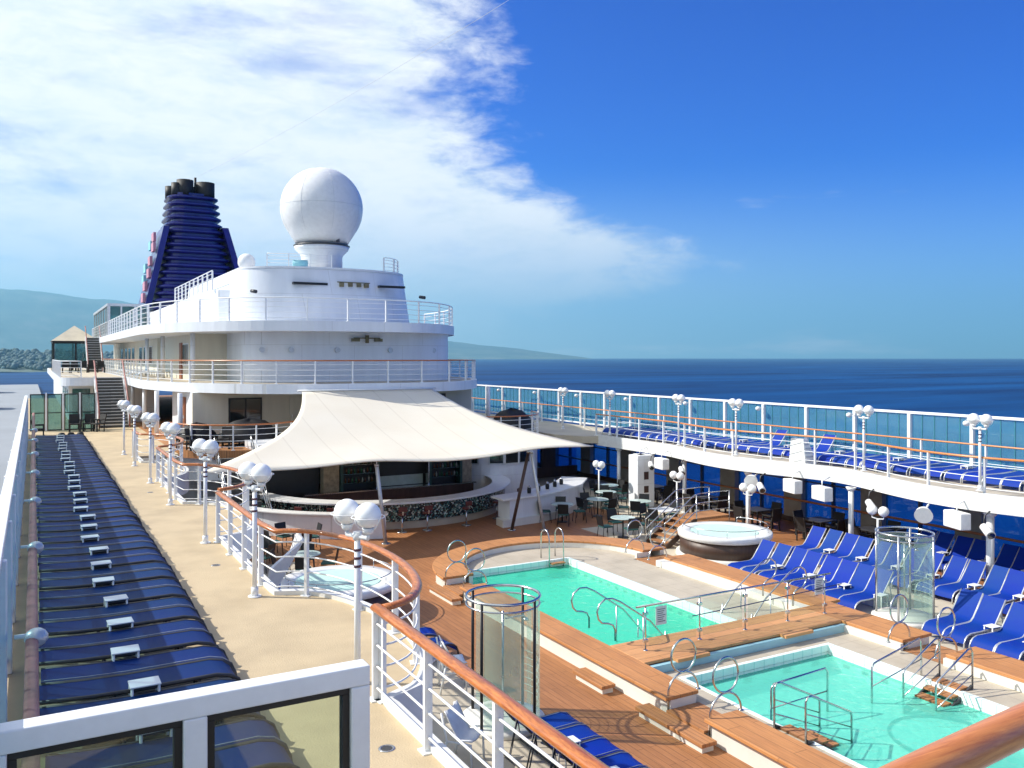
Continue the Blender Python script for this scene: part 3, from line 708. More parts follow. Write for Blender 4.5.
def basin(x0, x1, y0, y1, zb):
    m = MB(); w = .1
    m.box(x0 - w, x1 + w, y0 - w, y1 + w, zb - .1, zb)
    m.box(x0 - w, x0, y0, y1, zb + .001, -2.85).box(x1, x1 + w, y0, y1, zb + .001, -2.85)
    m.box(x0 - w, x1 + w, y0 - w, y0, zb + .001, -2.85).box(x0 - w, x1 + w, y1, y1 + w, zb + .001, -2.85)
    return m
obj('basin', basin(11.25, 15.5, 15.76, 24.1, -4.0), M['pool_tile'], pt)
obj('basin', basin(11.85, 16.13, 7.0, 13.9, -3.6), M['pool_tile'], pt)
dt = MB()
for y in [16.2 + .42 * i for i in range(19)]: dt.box(15.478, 15.499, y, y + .16, -3.06, -2.99)
dt.box(15.48, 15.499, 15.8, 24, -2.945, -2.92).box(11.3, 15.47, 24.08, 24.099, -2.945, -2.92)
dt.box(11.9, 16.1, 13.878, 13.899, -2.945, -2.92).box(16.11, 16.129, 7, 13.87, -2.945, -2.92)
for y in [7.3 + .5 * i for i in range(13)]: dt.box(16.108, 16.129, y, y + .16, -3.06, -2.99)
for x in (12.3, 13.5, 14.7, 15.6): dt.box(x, x + .22, 13.878, 13.899, -3.1, -2.98)
for x in (12.2, 13.6): dt.box(x, x + .3, 24.078, 24.099, -3.1, -2.98)
obj('tile_marks', dt, M['dark_tile'], pt)
obj('divider_wall', MB().box(11.26, 17.39, 14.36, 14.48, -2.69, CZ - .071).box(11.26, 17.39, 15.62, 15.74, -2.9, CZ - .071), M['pool_wall'], pt)
obj('water_surface', MB().add([(11.25, 15.76, WZ), (15.5, 15.76, WZ), (15.5, 24.1, WZ), (11.25, 24.1, WZ)], [(0, 1, 2, 3)]), M['pool_water'], pt)
obj('water_surface', MB().add([(11.85, 7, WZ), (16.13, 7, WZ), (16.13, 13.9, WZ), (11.85, 13.9, WZ)], [(0, 1, 2, 3)]), M['shallow_water'], pt)
obj('floor_drain', MB().lathe(13.4, 18.9, [(.5, -4.09), (.5, -4.07)], 4).box(12.9, 14.3, 20.7, 21.6, -4.095, -4.08), M['pool_wall'], pt)
obj('seat_platform', MB().cyl(14.6, 9.9, -3.599, -3.0, .95, n=40), M['white_plastic'], pt)
obj('platform_edge', MB().tube([(14.6 + .97 * math.cos(R(a)), 9.9 + .97 * math.sin(R(a)), -2.99) for a in range(0, 360, 10)], .03, 6, closed=True), M['dark_tile'], pt)

# steps beside the coping
def wstep(x0, x1, y0, y1, label, z1=-2.71):
    t = thing('pool_step', label, 'step', ((x0 + x1) / 2, (y0 + y1) / 2, ZP), 'teak steps beside the pool kerb')
    obj('tread', MB().box(x0, x1, y0, y1, z1 - .07, z1), M['wood_step'], t, bevel=.01)
    obj('riser', MB().box(x0 + .05, x1 - .03, y0 + .06, y1 - .06, ZP + .006, z1 - .071), M['curb'], t)
wstep(10.1, 10.44, 14.4, 15.5, 'teak step at the pool divider, left side of the pool')
wstep(10.1, 10.44, 11.4, 13.3, 'long teak step below the two rings nearest the camera')
wstep(10.1, 10.44, 21.6, 23.3, 'long teak step below the far left pair of rings')
def seat_end(x0, x1, y0, y1, label):
    t = thing('pool_bench', label, 'bench', ((x0 + x1) / 2, y0, CZ), 'raised teak blocks on the coping')
    obj('seat', MB().box(x0, x1, y0, y1, CZ + .04, CZ + .10), M['wood_step'], t, bevel=.01)
    obj('base', MB().box(x0 + .06, x1 - .06, y0 + .05, y1 - .05, CZ, CZ + .039), M['brown_panel'], t)

# ring handrails : arch with a ring on top
def ring_rail(xc, y, side, label):
    t = thing('ring_handrail', label, 'handrail', (xc, y, -2.7), 'steel ring handrails round the pools')
    xo, xi = (xc - .37, xc + .37)
    zo, zi = (-2.9, CZ) if side < 0 else (CZ, -2.69)
    za = -2.42
    A = [(xo, y, zo)] + [(xc - .37 * math.cos(R(a)), y, za + .36 * math.sin(R(a))) for a in range(0, 181, 12)] + [(xi, y, zi)]
    obj('arch', MB().tube(A, .021, 8), M['steel'], t)
    obj('ring', MB().tube([(xc + .3 * math.cos(a * PI / 16), y, za + .36 + .32 + .315 * math.sin(a * PI / 16)) for a in range(32)], .021, 8, closed=True), M['steel'], t)
    obj('flanges', MB().cyl(xo, y, zo, zo + .012, .05, n=12).cyl(xi, y, zi, zi + .012, .05, n=12), M['steel'], t)
for y, w in ((12.86, 'farther'), (11.7, 'nearer')):
    ring_rail(10.92, y, -1, 'steel ring handrail, %s one on the left kerb of the near pool' % w)
    ring_rail(17.25, y, 1, 'steel ring handrail, %s one on the right kerb of the near pool' % w)
for y, w in ((23.0, 'farther'), (21.8, 'nearer')):
    ring_rail(10.92, y, -1, 'steel ring handrail, %s one on the left kerb of the far pool' % w)
    ring_rail(17.45, y, 1, 'steel ring handrail, %s one on the right kerb of the far pool' % w)

# glass fence on the divider
t = thing('divider_fence', 'steel and glass fence standing on the teak divider between the pools', 'fence', (11.7, 15.1, CZ))
obj('top_rail', MB().tube([(11.5, 15.1, CZ + .98), (17.6, 15.1, CZ + .98)], .024, 8), M['steel'], t)
for x in (11.75, 13.3, 14.7, 16.1, 17.4):
    obj('post', MB().cyl(x, 15.1, CZ, CZ + .97, .018, n=8).cyl(x, 15.1, CZ, CZ + .01, .05, n=10), M['steel'], t)
    for z in (.18, .78): obj('clamp', MB().box(x - .06, x + .06, 15.07, 15.13, CZ + z, CZ + z + .06), M['steel'], t)
for x0, x1 in ((11.85, 13.2), (13.4, 14.6), (14.8, 16.0), (16.2, 17.3)):
    obj('glass_panel', MB().box(x0, x1, 15.095, 15.105, CZ + .08, CZ + .92), M['glass_clear'], t)
def notice(x, label):
    t = thing('notice_sign', label, 'sign', (x, 15.06, CZ + .6), 'notices on the divider fence')
    obj('board', MB().box(x, x + .3, 15.05, 15.06, CZ + .52, CZ + .93), M['paper'], t)
    m = MB()
    for k in range(7): m.box(x + .04, x + .26 - .03 * (k % 3), 15.046, 15.0495, CZ + .86 - .045 * k, CZ + .872 - .045 * k)
    obj('text_lines', m, M['ink'], t)
notice(12.0, 'grey notice hanging at the left end of the divider fence')
notice(17.0, 'grey notice hanging at the right end of the divider fence')
tag(obj('safety_rope', MB().tube([(13.0, 15.0, CZ + .6), (14.5, 14.99, CZ + .62), (16.2, 15.0, CZ + .66), (17.9, 15.0, CZ + .7)], .012, 6), M['rubber_rope']), 'thin dark blue and white rope along the divider fence', 'rope')

def loop_rail(xa, y, sx, label):      # curling entry handrail that slopes into the far pool
    t = thing('curled_handrail', label, 'handrail', (xa, y, CZ), 'curled handrails into the far pool')
    p = [(xa, y, CZ)] + [(xa - sx * .0, y, CZ + .12)]
    p += [(xa - sx * (.18 + .16 * math.sin(R(a))), y, CZ + .28 + .14 * -math.cos(R(a))) for a in range(60, 150, 20)]
    p = [(xa, y, CZ), (xa, y, CZ + .25), (xa - sx * .06, y, CZ + .36), (xa - sx * .2, y, CZ + .42), (xa - sx * .36, y, CZ + .45), (xa - sx * .46, y, CZ + .55), (xa - sx * .5, y, CZ + .72), (xa - sx * .44, y, CZ + .88), (xa - sx * .28, y, CZ + .98), (xa - sx * .08, y, CZ + .97), (xa + sx * .15, y, CZ + .86), (xa + sx * 1.0, y, CZ + .3), (xa + sx * 1.75, y, -2.95), (xa + sx * 1.8, y, -3.4)]
    obj('rail', MB().tube(p, .021, 8), M['steel'], t)
    for q in (.8, 1.45):
        obj('support', MB().tube([(xa + sx * q, y, CZ + .86 - .66 * (q - .15)), (xa + sx * q, y, -3.6)], .016, 6), M['steel'], t)
loop_rail(11.55, 15.95, 1, 'curled steel handrail at the left divider corner, nearer of two')
loop_rail(11.55, 17.0, 1, 'curled steel handrail at the left divider corner, farther of two')
loop_rail(17.2, 15.95, -1, 'curled steel handrail at the right divider corner, nearer of two')
loop_rail(17.2, 17.0, -1, 'curled steel handrail at the right divider corner, farther of two')

# far pool ladder
t = thing('pool_ladder', 'steel ladder with wooden treads at the far end of the far pool', 'ladder', (14.9, 24.0, -2.7))
for x in (14.75, 15.3):
    obj('rail', MB().tube([(x, 24.55, -2.69), (x, 24.55, -1.95)] + [(x, 24.3 + .25 * math.cos(R(a)), -1.95 + .25 * math.sin(R(a))) for a in range(15, 180, 15)] + [(x, 24.03, -2.0), (x, 24.0, -3.5)], .022, 8), M['steel'], t)
for k in range(4): obj('tread', MB().box(14.78, 15.27, 23.84, 24.02, -2.78 - .2 * k, -2.74 - .2 * k), M['wood_step'], t)

# near pool right stairs
def pool_stairs(x0, sx, yc, label, n=4):
    t = thing('pool_stairs', label, 'stairs', (x0, yc, -2.69))
    for k in range(n):
        xa = x0 + sx * .27 * k; m = MB()
        for q in range(3): m.box(min(xa, xa + sx * .26), max(xa, xa + sx * .26), yc - .32 + .215 * q, yc - .32 + .20 + .215 * q, -2.68 - .11 * k, -2.645 - .11 * k)
        obj('tread', m, M['wood_step'], t)
    for y in (yc - .36, yc + .36):
        m = MB(); pts = [(x0 - sx * .05, -2.60), (x0 + sx * .27 * n, -2.68 - .11 * n), (x0 + sx * .27 * n, -2.85 - .11 * n), (x0 - sx * .05, -2.82)]
        vs = [(p[0], y - .02, p[1]) for p in pts] + [(p[0], y + .02, p[1]) for p in pts]
        m.add(vs, [(0, 1, 2, 3), (7, 6, 5, 4), (0, 4, 5, 1), (1, 5, 6, 2), (2, 6, 7, 3), (3, 7, 4, 0)]); obj('stringer', m, M['dark_steel'], t)
        e = x0 + sx * .27 * n; dz = .11 * n
        obj('handrail', MB().tube([(x0 - sx * .08, y, -2.68), (x0 - sx * .08, y, -1.95), (x0 - sx * .03, y, -1.87), (x0 + sx * .06, y, -1.87), (e - sx * .03, y, -1.9 - dz), (e, y, -1.98 - dz), (e, y, -2.75 - dz)], .02, 8), M['steel'], t)
        for q in (.25, .5): obj('mid_bar', MB().tube([(x0 - sx * .08, y, -1.9 - q), (e, y, -1.93 - q - dz)], .012, 6), M['steel'], t)
pool_stairs(16.45, -1, 11.0, 'steel stairs with wooden treads on the right side of the near pool')
pool_stairs(11.7, 1, 10.85, 'steel stairs with wooden treads on the left side of the near pool')
def u_rail(pts, label):
    t = thing('grab_rail', label, 'handrail', pts[0], 'long grab rails standing in the near pool')
    (xa, ya, z0), (xb, yb, z1) = pts
    obj('rail', MB().tube([(xa, ya, -3.7), (xa, ya, z0 - .08), (xa + (xb - xa) * .04, ya + (yb - ya) * .04, z0), (xb - (xb - xa) * .04, yb - (yb - ya) * .04, z1), (xb, yb, z1 - .08), (xb, yb, -3.7)], .02, 8), M['steel'], t)
    obj('lower_bar', MB().tube([(xa, ya, z0 - .45), (xb, yb, z1 - .45)], .013, 6), M['steel'], t)
u_rail([(14.6, 11.5, -2.12), (16.3, 11.62, -1.9)], 'long grab rail left of the right hand pool stairs')
u_rail([(12.1, 11.75, -2.15), (13.5, 11.65, -2.05)], 'long grab rail beyond the left hand pool stairs')

# ------------------------------------------------------------------ hot tubs
def hot_tub(cx, cy, label):
    t = thing('hot_tub', label, 'hot tub', (cx, cy, ZP))
    obj('base_ring', MB().lathe(cx, cy, [(1.68, ZP + .007), (1.66, ZP + .16), (1.55, ZP + .17)], 48), M['curb'], t)
    obj('side_panel', MB().lathe(cx, cy, [(1.53, ZP + .171), (1.53, ZP + .69)], 48), M['brown_panel'], t)
    obj('rim', MB().lathe(cx, cy, [(1.54, ZP + .691), (1.60, ZP + .72), (1.61, ZP + .87), (1.58, ZP + .9), (1.22, ZP + .9), (1.16, ZP + .86), (1.14, ZP + .62)], 48), M['white_plastic'], t)
    obj('basin', MB().lathe(cx, cy, [(1.135, ZP + .88), (1.1, ZP + .62), (.8, ZP + .6), (.75, ZP + .3), (1e-4, ZP + .28)], 40), M['tub_floor'], t)
    obj('water_surface', MB().lathe(cx, cy, [(1.13, ZP + .84), (1e-4, ZP + .84)], 40), M['tub_water'], t)
    a = [(cx + 1.45 * math.cos(R(q)), cy + 1.45 * math.sin(R(q)), ZP + 1.12) for q in range(150, 391, 8)]
    obj('rim_rail', MB().tube(a, .014, 6), M['steel'], t)
    for q in range(150, 391, 40): obj('rail_post', MB().cyl(cx + 1.45 * math.cos(R(q)), cy + 1.45 * math.sin(R(q)), ZP + .9, ZP + 1.12, .011, n=6), M['steel'], t)
hot_tub(20.95, 22.5, 'round hot tub with brown panelled side beside the blue loungers')
hot_tub(7.2, 22.6, 'round hot tub below the port balcony, seen through the curved railing')
# tub stairs, starboard
t = thing('tub_stairs', 'brown steps with steel rails climbing to the hot tub', 'stairs', (20.3, 24.9, ZP))
for k in range(5): obj('tread', MB().box(19.9 + .26 * k, 20.19 + .26 * k, 24.4, 25.4, ZP + .14 + .17 * k, ZP + .18 + .17 * k), M['wood_step'], t)
for y in (24.35, 25.45):
    obj('stringer', MB().add([(19.85, y, ZP + .01), (20.05, y, ZP + .01), (21.3, y, ZP + .8), (21.3, y, ZP + .95), (21.15, y, ZP + .95), (19.85, y, ZP + .12)], [(0, 1, 2, 3, 4, 5)]), M['brown_panel'], t, solid=.04)
    for h in (.95, .6, .3):
        obj('handrail', MB().tube([(19.8, y, ZP + h * .55), (19.82, y, ZP + h - .05), (19.95, y, ZP + h + .03), (21.2, y, ZP + h + .88), (21.4, y, ZP + h + .92), (22.9, y, ZP + h + .92)], .02, 8), M['steel'], t)
    for x in (21.3, 22.9): obj('post', MB().cyl(x, y, ZP + .01, ZP + 1.86, .02, n=8), M['steel'], t)
obj('landing', MB().box(21.31, 23.0, 24.4, 25.4, ZP + .86, ZP + .95), M['wood_step'], t)

# ------------------------------------------------------------------ glass showers
def shower(cx, cy, label, h, r, fr, a0=0):
    t = thing('glass_shower', label, 'shower', (cx, cy, ZP))
    obj('base_tray', MB().lathe(cx, cy, [(r + .12, ZP + .008), (r + .1, ZP + .1), (1e-4, ZP + .1)], 32), M['curb'], t)
    for z, w in ((ZP + h, .028), (ZP + h - .14, .018)):
        obj('top_ring', MB().tube([(cx + r * math.cos(a * PI / 20), cy + r * math.sin(a * PI / 20), z) for a in range(40)], w, 8, closed=True), M['steel'], t)
    for q in range(4):
        a = R(a0 + 90 * q); obj('upright', MB().cyl(cx + r * math.cos(a), cy + r * math.sin(a), ZP + .1, ZP + h, .03, n=8), M[fr], t)
    for q in range(3):
        pts = [(cx + r * math.cos(R(a0 + 90 * q + b)), cy + r * math.sin(R(a0 + 90 * q + b))) for b in range(4, 87, 6)]
        rows = [[(x, y, z) for x, y in pts] for z in (ZP + .14, ZP + h - .16)]
        obj('curved_glass', MB().sheet(rows, True), M['glass_shower'], t)
    obj('shower_head', MB().tube([(cx + .05, cy, ZP + h - .45), (cx + .45, cy, ZP + h - .45), (cx + .5, cy, ZP + h - .5)], .014, 6).cyl(cx + .5, cy, ZP + h - .54, ZP + h - .5, .07, .03, 10), M['steel'], t)
    obj('riser_pipe', MB().cyl(cx, cy, ZP + .1, ZP + h - .3, .022, n=8), M['steel'], t)
    m = MB()
    for k in range(7): m.tube([(cx + (r - .03) * math.cos(R(a0 + b)), cy + (r - .03) * math.sin(R(a0 + b)), ZP + .4 + .13 * k) for b in range(95, 176, 10)], .006, 4)
    obj('glass_etching', m, M['table_top'], t)
shower(7.75, 14.3, 'cylindrical glass shower with black uprights on the port side of the pool', 2.4, .70, 'black', 208)
shower(20.0, 14.75, 'cylindrical glass shower standing among the starboard blue loungers', 2.3, .70, 'steel', 205)

# ------------------------------------------------------------------ sail canopy
t = thing('sail_canopy', 'large cream sail canopy stretched over the round bar', 'canopy', (12.6, 30, .2))
TL, TR = Vector((10.7, 38.95, 2.42)), Vector((17.1, 38.85, 2.42))
BL, BR = Vector((4.75, 29.3, .25)), Vector((19.9, 29.0, .33))
rows = []; nu, nv = 36, 22
for j in range(nv + 1):
    v = j / nv; row = []
    L = BL.lerp(TL, v); Rr = BR.lerp(TR, v)
    pull = math.sin(PI * v) * .9
    L = L + Vector((pull * 1.15, pull * -.05, -.18 * math.sin(PI * v))); Rr = Rr + Vector((-pull * .7, 0, -.15 * math.sin(PI * v)))
    for i in range(nu + 1):
        u = i / nu; p = L.lerp(Rr, u)
        peak = .0
        if v < .5:
            for pu in (.39, .85): peak += .18 * math.exp(-((u - pu) / .13) ** 2) * (1 - v / .5) ** 2
        # front edge bows back between tie points
        bow = (math.sin(PI * u) * .35) * (1 - v) ** 2
        row.append((p.x, p.y + bow, p.z - .12 * math.sin(PI * u) * math.sin(PI * v) + peak - .22 * (1 - v) ** 2 * math.sin(PI * u)))
    rows.append(row)
obj('fabric', MB().sheet(rows, True), M['sail'], t, solid=.01)
obj('edge_hem', MB().tube([tuple(p) for p in rows[0]], .03, 6), M['sail'], t)
obj('head_rail', MB().tube([(10.5, 38.98, 2.46), (17.3, 38.88, 2.46)], .04, 8), M['white_rail'], t)
def strut(a, b, r, mat, label):
    q = thing('canopy_pole', label, 'pole', a, 'leaning poles under the sail canopy')
    obj('shaft', MB().tube([a, b], r, 12), M[mat], q)
    obj('foot_plate', MB().cyl(a[0], a[1], a[2], a[2] + .03, .17, n=14), M['steel'], q)
    obj('head_cap', MB().cyl(b[0], b[1], b[2] - .02, b[2] + .05, r * 1.3, n=10), M['steel'], q)
strut((11.35, 30.0, ZP + .007), (10.9, 29.75, .05), .07, 'sign_plate', 'grey pole leaning under the left part of the sail canopy')
strut((17.7, 29.2, ZP + .007), (17.25, 29.45, .2), .06, 'sign_plate', 'light grey pole of the crossing pair under the right canopy')
strut((16.6, 29.9, ZP + .007), (17.2, 29.6, .2), .065, 'brown_panel', 'dark brown pole of the crossing pair under the right canopy')

# ------------------------------------------------------------------ bar
t = thing('pool_bar', 'round pool bar with mosaic front and pale counter under the sail', 'bar', (14, 38, ZP))
def ring_seg(m, cx, cy, r0, r1, a0, a1, z0, z1, n=40): return m.strip(arc(cx, cy, r0, r0, a0, a1, n), arc(cx, cy, r1, r1, a0, a1, n), z0, z1)
obj('mosaic_front', ring_seg(MB(), 14, 38, 5.75, 5.9, 186, 354, ZP + .32, -1.86), M['mosaic'], t)
obj('kick_plate', ring_seg(MB(), 14, 38, 5.65, 5.8, 186, 354, ZP + .007, ZP + .319), M['deck_sand'], t)
obj('counter', ring_seg(MB(), 14, 38, 5.3, 6.15, 184, 356, -1.859, -1.78), M['white_plastic'], t, bevel=.01)
obj('back_counter', MB().box(10.2, 18.2, 36.5, 36.95, ZP + .007, -1.95), M['brown_panel'], t)
obj('back_counter_top', MB().box(10.1, 18.3, 36.4, 36.95, -1.949, -1.9), M['steel'], t)
def shelfbay(x0, x1):
    sh = obj('bottle_shelf', MB().box(x0, x1, 36.7, 36.9, -1.2, -1.17).box(x0, x1, 36.7, 36.9, -.8, -.77).box(x0, x1, 36.7, 36.9, -1.6, -1.57), M['glass_house'], t)
shelfbay(11.8, 13.4); shelfbay(16.2, 17.6)
for zi, z in enumerate((-1.569, -1.169, -.769)):
    for (a, b, w) in ((11.85, 13.35, 'left'), (16.25, 17.55, 'right')):
        x = a + .06
        while x < b - .03:
            h = random.uniform(.2, .3); q = MB().lathe(x, 36.8, [(.036, z), (.038, z + h * .6), (.014, z + h * .75), (.013, z + h)], 8)
            tag(obj('bottle', q, M[random.choice(('bottle_brown', 'bottle_green', 'bottle_clear', 'bottle_brown'))]), 'small bottle on the %s shelf of the %s bar cabinet' % (('lowest', 'middle', 'top')[zi], w), 'bottle', 'bottles on the %s shelf of the %s bar cabinet' % (('lowest', 'middle', 'top')[zi], w))
            x += random.uniform(.11, .17)
# bar stools
s0 = thing('bar_stool', 'x', 'stool')
obj('seat', MB().lathe(0, 0, [(.1, .66), (.18, .68), (.18, .74), (.1, .76)], 16), M['red_vinyl'], s0)
obj('backrest', MB().box(-.17, .17, -.19, -.15, .82, 1.02), M['red_vinyl'], s0, bevel=.02)
obj('pedestal', MB().cyl(0, 0, 0, .66, .03, n=8).cyl(0, 0, 0, .03, .2, n=16).box(-.02, .02, -.19, -.16, .7, .84), M['steel'], s0)
proto_done(s0)
for i, a in enumerate((222, 234, 258, 267, 283, 300, 318)):
    put(s0, (14 + 6.5 * math.cos(R(a)), 38 + 6.5 * math.sin(R(a)), ZP + .007), R(a + 90), 'red bar stool, %s from the left along the mosaic bar front' % ordn(i + 1), 'red bar stools')
t = thing('service_wall', 'low curved white wall in front of the left half of the bar', 'wall', (8.5, 32, ZP))
obj('wall', ring_seg(MB(), 14, 38, 7.3, 7.5, 180, 252, ZP + .007, -1.99, 30), M['white'], t)
obj('cap', ring_seg(MB(), 14, 38, 7.15, 7.65, 179, 252.5, -1.989, -1.93, 30), M['white_plastic'], t, bevel=.01)
t = thing('buffet_counter', 'tapering curved white buffet counter right of the bar', 'counter', (17, 30.3, ZP))
bp = [(16.9, 30.6), (18.4, 30.9), (20, 31.6), (21.6, 32.7), (22.9, 34.2)]
bi = [(16.8, 31.4), (18.1, 31.7), (19.6, 32.4), (21.1, 33.5), (22.3, 34.9)]
obj('body', MB().strip(bp, bi, ZP + .3, -1.82), M['white'], t)
obj('plinth', MB().strip([(16.5, 30.45), (18.5, 30.75), (20.1, 31.45), (21.7, 32.6), (23.0, 34.1)], [(16.6, 31.2), (18.2, 31.5), (19.7, 32.2), (21.2, 33.3), (22.4, 34.8)], ZP + .007, ZP + .299), M['curb'], t)
obj('top', MB().strip([(16.5, 30.45), (18.5, 30.75), (20.1, 31.45), (21.7, 32.5), (23.0, 34.0)], [(16.5, 31.5), (18.0, 31.9), (19.5, 32.6), (21.0, 33.7), (22.2, 35.0)], -1.819, -1.74), M['white_plastic'], t, bevel=.01)
for i in range(5):
    k = 1.0 + i * .42; a = int(k); f = k - a
    x = bi[a][0] * (1 - f) + bi[a + 1][0] * f + .15; y = bi[a][1] * (1 - f) + bi[a + 1][1] * f - .35
    q = thing('drinks_dispenser', 'dark dispenser, %s from the left on the buffet counter' % ordn(i + 1), 'dispenser', (x, y, -1.74), 'dispensers on the buffet counter')
    obj('body', MB().lathe(x, y, [(.08, -1.739), (.09, -1.6), (.07, -1.5)], 12), M['black'], q); obj('lid', MB().lathe(x, y, [(.075, -1.5), (.05, -1.45), (.015, -1.42)], 12), M['steel'], q)

# ------------------------------------------------------------------ superstructure
su = thing('superstructure', 'tiered white superstructure with curved decks behind the canopy', 'superstructure', (14, 60, ZP))
def outline(x0, x1, yf, yb, rx, ry, n=14):
    return [(x0, yb)] + arc(x0 + rx, yf + ry, rx, ry, 180, 270, n) + arc(x1 - rx, yf + ry, rx, ry, 270, 360, n) + [(x1, yb)]
W = M['white_far']
# lower walls (pool deck level)
obj('lower_wall', MB().box(5.6, 10.15, 41.2, 41.4, ZP + .007, -.36), M['white'], su)
obj('lower_wall', MB().strip(arc(20.6, 40.4, 2.6, 3.3, 185, 360, 20), arc(20.6, 40.4, 2.75, 3.45, 185, 360, 20), ZP + .007, -.36), M['white'], su)
obj('balcony_front', MB().strip(arc(8.2, 41.0, 2.6, 2.8, 180, 300, 14), arc(8.2, 41, 2.75, 2.95, 180, 300, 14), -1.3, -.36), M['white'], su)
for x in (23.2, 5.3): obj('side_wall', MB().box(x, x + .2, 41, 60, ZP + .007, -.36), W, su)
bw = MB(); bw.box(9.9, 11.8, 37.0, 37.25, ZP + .007, -.36).box(17.7, 18.6, 37.0, 37.25, ZP + .007, -.36).box(11.8, 17.7, 37.3, 37.4, ZP + .007, -.36)
obj('bar_back_wall', MB().box(11.8, 17.7, 37.3, 37.4, ZP + .007, -.36).box(8.3, 11.0, 37.35, 37.45, ZP + .007, -.36), M['black'], su)
for x0, x1 in ((11.05, 11.75), (17.75, 18.25)): obj('stone_pillar', MB().box(x0, x1, 36.8, 37.3, ZP + .007, 0), M['stone_pillar'], su)
for x in (11.8, 13.5, 16.05, 17.62): obj('green_jamb', MB().box(x, x + .12, 36.75, 37.2, ZP + .007, 0), M['green_frame'], su)
for x in (13.43, 15.98): obj('steel_jamb', MB().box(x, x + .05, 36.72, 37.1, ZP + .007, 0), M['steel'], su)
obj('pass_window', MB().box(13.75, 15.9, 37.2, 37.24, -1.9, -1.45), M['table_top'], su)
obj('bar_soffit', MB().box(8.2, 18.9, 36.6, 39.3, -.34, .3), M['white'], su)
for (a) in (228, 252, 268, 284):
    cx, cy = 20.6 + 2.78 * math.cos(R(a)), 40.4 + 3.48 * math.sin(R(a))
    tx = math.atan2(3.4 * math.cos(R(a)), -2.7 * math.sin(R(a)))
    f = obj('window', MB().obox(cx, cy, -1.25, -.5, .8, .05, tx), M['sign_plate'], su)
    obj('pane', MB().obox(cx, cy, -1.19, -.56, .66, .08, tx), M['window_dark'], f)
# main level wall
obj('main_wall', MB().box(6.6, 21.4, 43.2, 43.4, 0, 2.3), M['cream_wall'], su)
obj('main_wall', MB().box(6.6, 6.8, 43.41, 50, 0, 2.3).box(21.2, 21.4, 43.41, 90, 0, 2.3).box(4.6, 4.8, 58, 92, 0, 2.3).box(4.81, 6.79, 57.9, 58.0, 0, 2.3), W, su)
f = obj('window', MB().box(8.25, 9.85, 43.13, 43.19, .45, 2.0), M['black'], su, bevel=.02)
obj('pane', MB().box(8.33, 9.01, 43.11, 43.13, .52, 1.93).box(9.09, 9.77, 43.11, 43.13, .52, 1.93), M['window_dark'], f)
for x0, x1 in ((12.2, 13.5), (14.2, 15.6), (18.0, 19.8)):
    f = obj('window', MB().box(x0, x1, 43.13, 43.19, .3, 2.0), M['black'], su)
    obj('pane', MB().box(x0 + .08, x1 - .08, 43.11, 43.129, .38, 1.93), M['window_dark'], f)
d = obj('door', MB().box(6.52, 6.59, 45.2, 46.0, 0, 2.0), M['wood_door'], su); obj('handle', MB().box(6.47, 6.519, 45.3, 45.34, .95, 1.1), M['steel'], d)
d = obj('door', MB().box(11.2, 11.95, 43.12, 43.19, 0, 2.0), M['cream_wall'], su); obj('handle', MB().box(11.3, 11.34, 43.05, 43.119, .95, 1.1), M['steel'], d)
for (x, y) in ((5.4, 46.5), (5.4, 52), (6.0, 42.9), (22.9, 44), (22.9, 50), (5.25, 57)):
    obj('column', MB().cyl(x, y, 0, 2.3, .11, n=14), W, su)
# deck slabs
om = outline(5.0, 23.6, 39.0, 95, 7, 13, 20); ot = outline(5.0, 22.3, 39.6, 95, 7, 12, 20)
obj('mid_deck', MB().slab(om, 2.3, ZM), W, su)
obj('top_deck', MB().slab(ot, 5.22, ZT), W, su)
obj('mid_deck_surface', MB().slab([(x + (.25 if x < 14 else -.25), y + .2) for x, y in om], ZM + .002, ZM + .012), M['deck_sand'], su)
# mid level house
oh = outline(8.9, 19.9, 41.7, 60, 3.4, 1.5, 12)
obj('house_wall', MB().slab(oh, ZM + .013, 5.219), W, su)
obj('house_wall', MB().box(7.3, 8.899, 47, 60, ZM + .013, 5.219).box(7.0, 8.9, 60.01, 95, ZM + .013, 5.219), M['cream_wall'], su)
obj('house_column', MB().cyl(7.1, 46.4, ZM + .013, 5.219, .12, n=14).cyl(6.6, 54, ZM + .013, 5.219, .12, n=12).cyl(6.6, 62, ZM + .013, 5.219, .12, n=12), W, su)
for y0 in (49, 51.2, 62.5, 65.5, 68.5, 74, 77, 80, 84):
    xx = 7.3 if y0 < 60 else 7.0
    if y0 == 51.2:
        d = obj('door', MB().box(xx - .07, xx - .002, y0, y0 + .9, ZM + .02, ZM + 2.05), M['wood_door'], su); obj('handle', MB().box(xx - .12, xx - .071, y0 + .08, y0 + .12, ZM + 1, ZM + 1.12), M['steel'], d)
    else:
        f = obj('window', MB().box(xx - .05, xx - .002, y0, y0 + 1.9, ZM + .75, ZM + 2.0), M['white_rail'], su); m = MB()
        for q in range(3): m.box(xx - .07, xx - .051, y0 + .08 + .6 * q, y0 + .6 + .6 * q, ZM + .82, ZM + 1.93)
        obj('pane', m, M['window_dark'], f)
# small round wall lights on the house
for a in (9.6, 10.9, 13.2, 16.0, 18.6):
    obj('wall_light', MB().tube([(a, 41.62 + (.5 if a > 18 or a < 10 else .08), 4.35), (a, 41.5 + (.5 if a > 18 or a < 10 else .08), 4.35)], .13, 14), M['sign_plate'], su)
obj('roof_light_bank', MB().tube([(14.0, 41.5, 4.95), (15.4, 41.5, 4.95)], .03, 6).box(13.9, 14.3, 41.42, 41.6, 4.78, 4.93).box(15.1, 15.5, 41.42, 41.6, 4.78, 4.93).cyl(14.7, 41.5, 4.7, 5.1, .1, n=10), M['signal_yellow'], su)
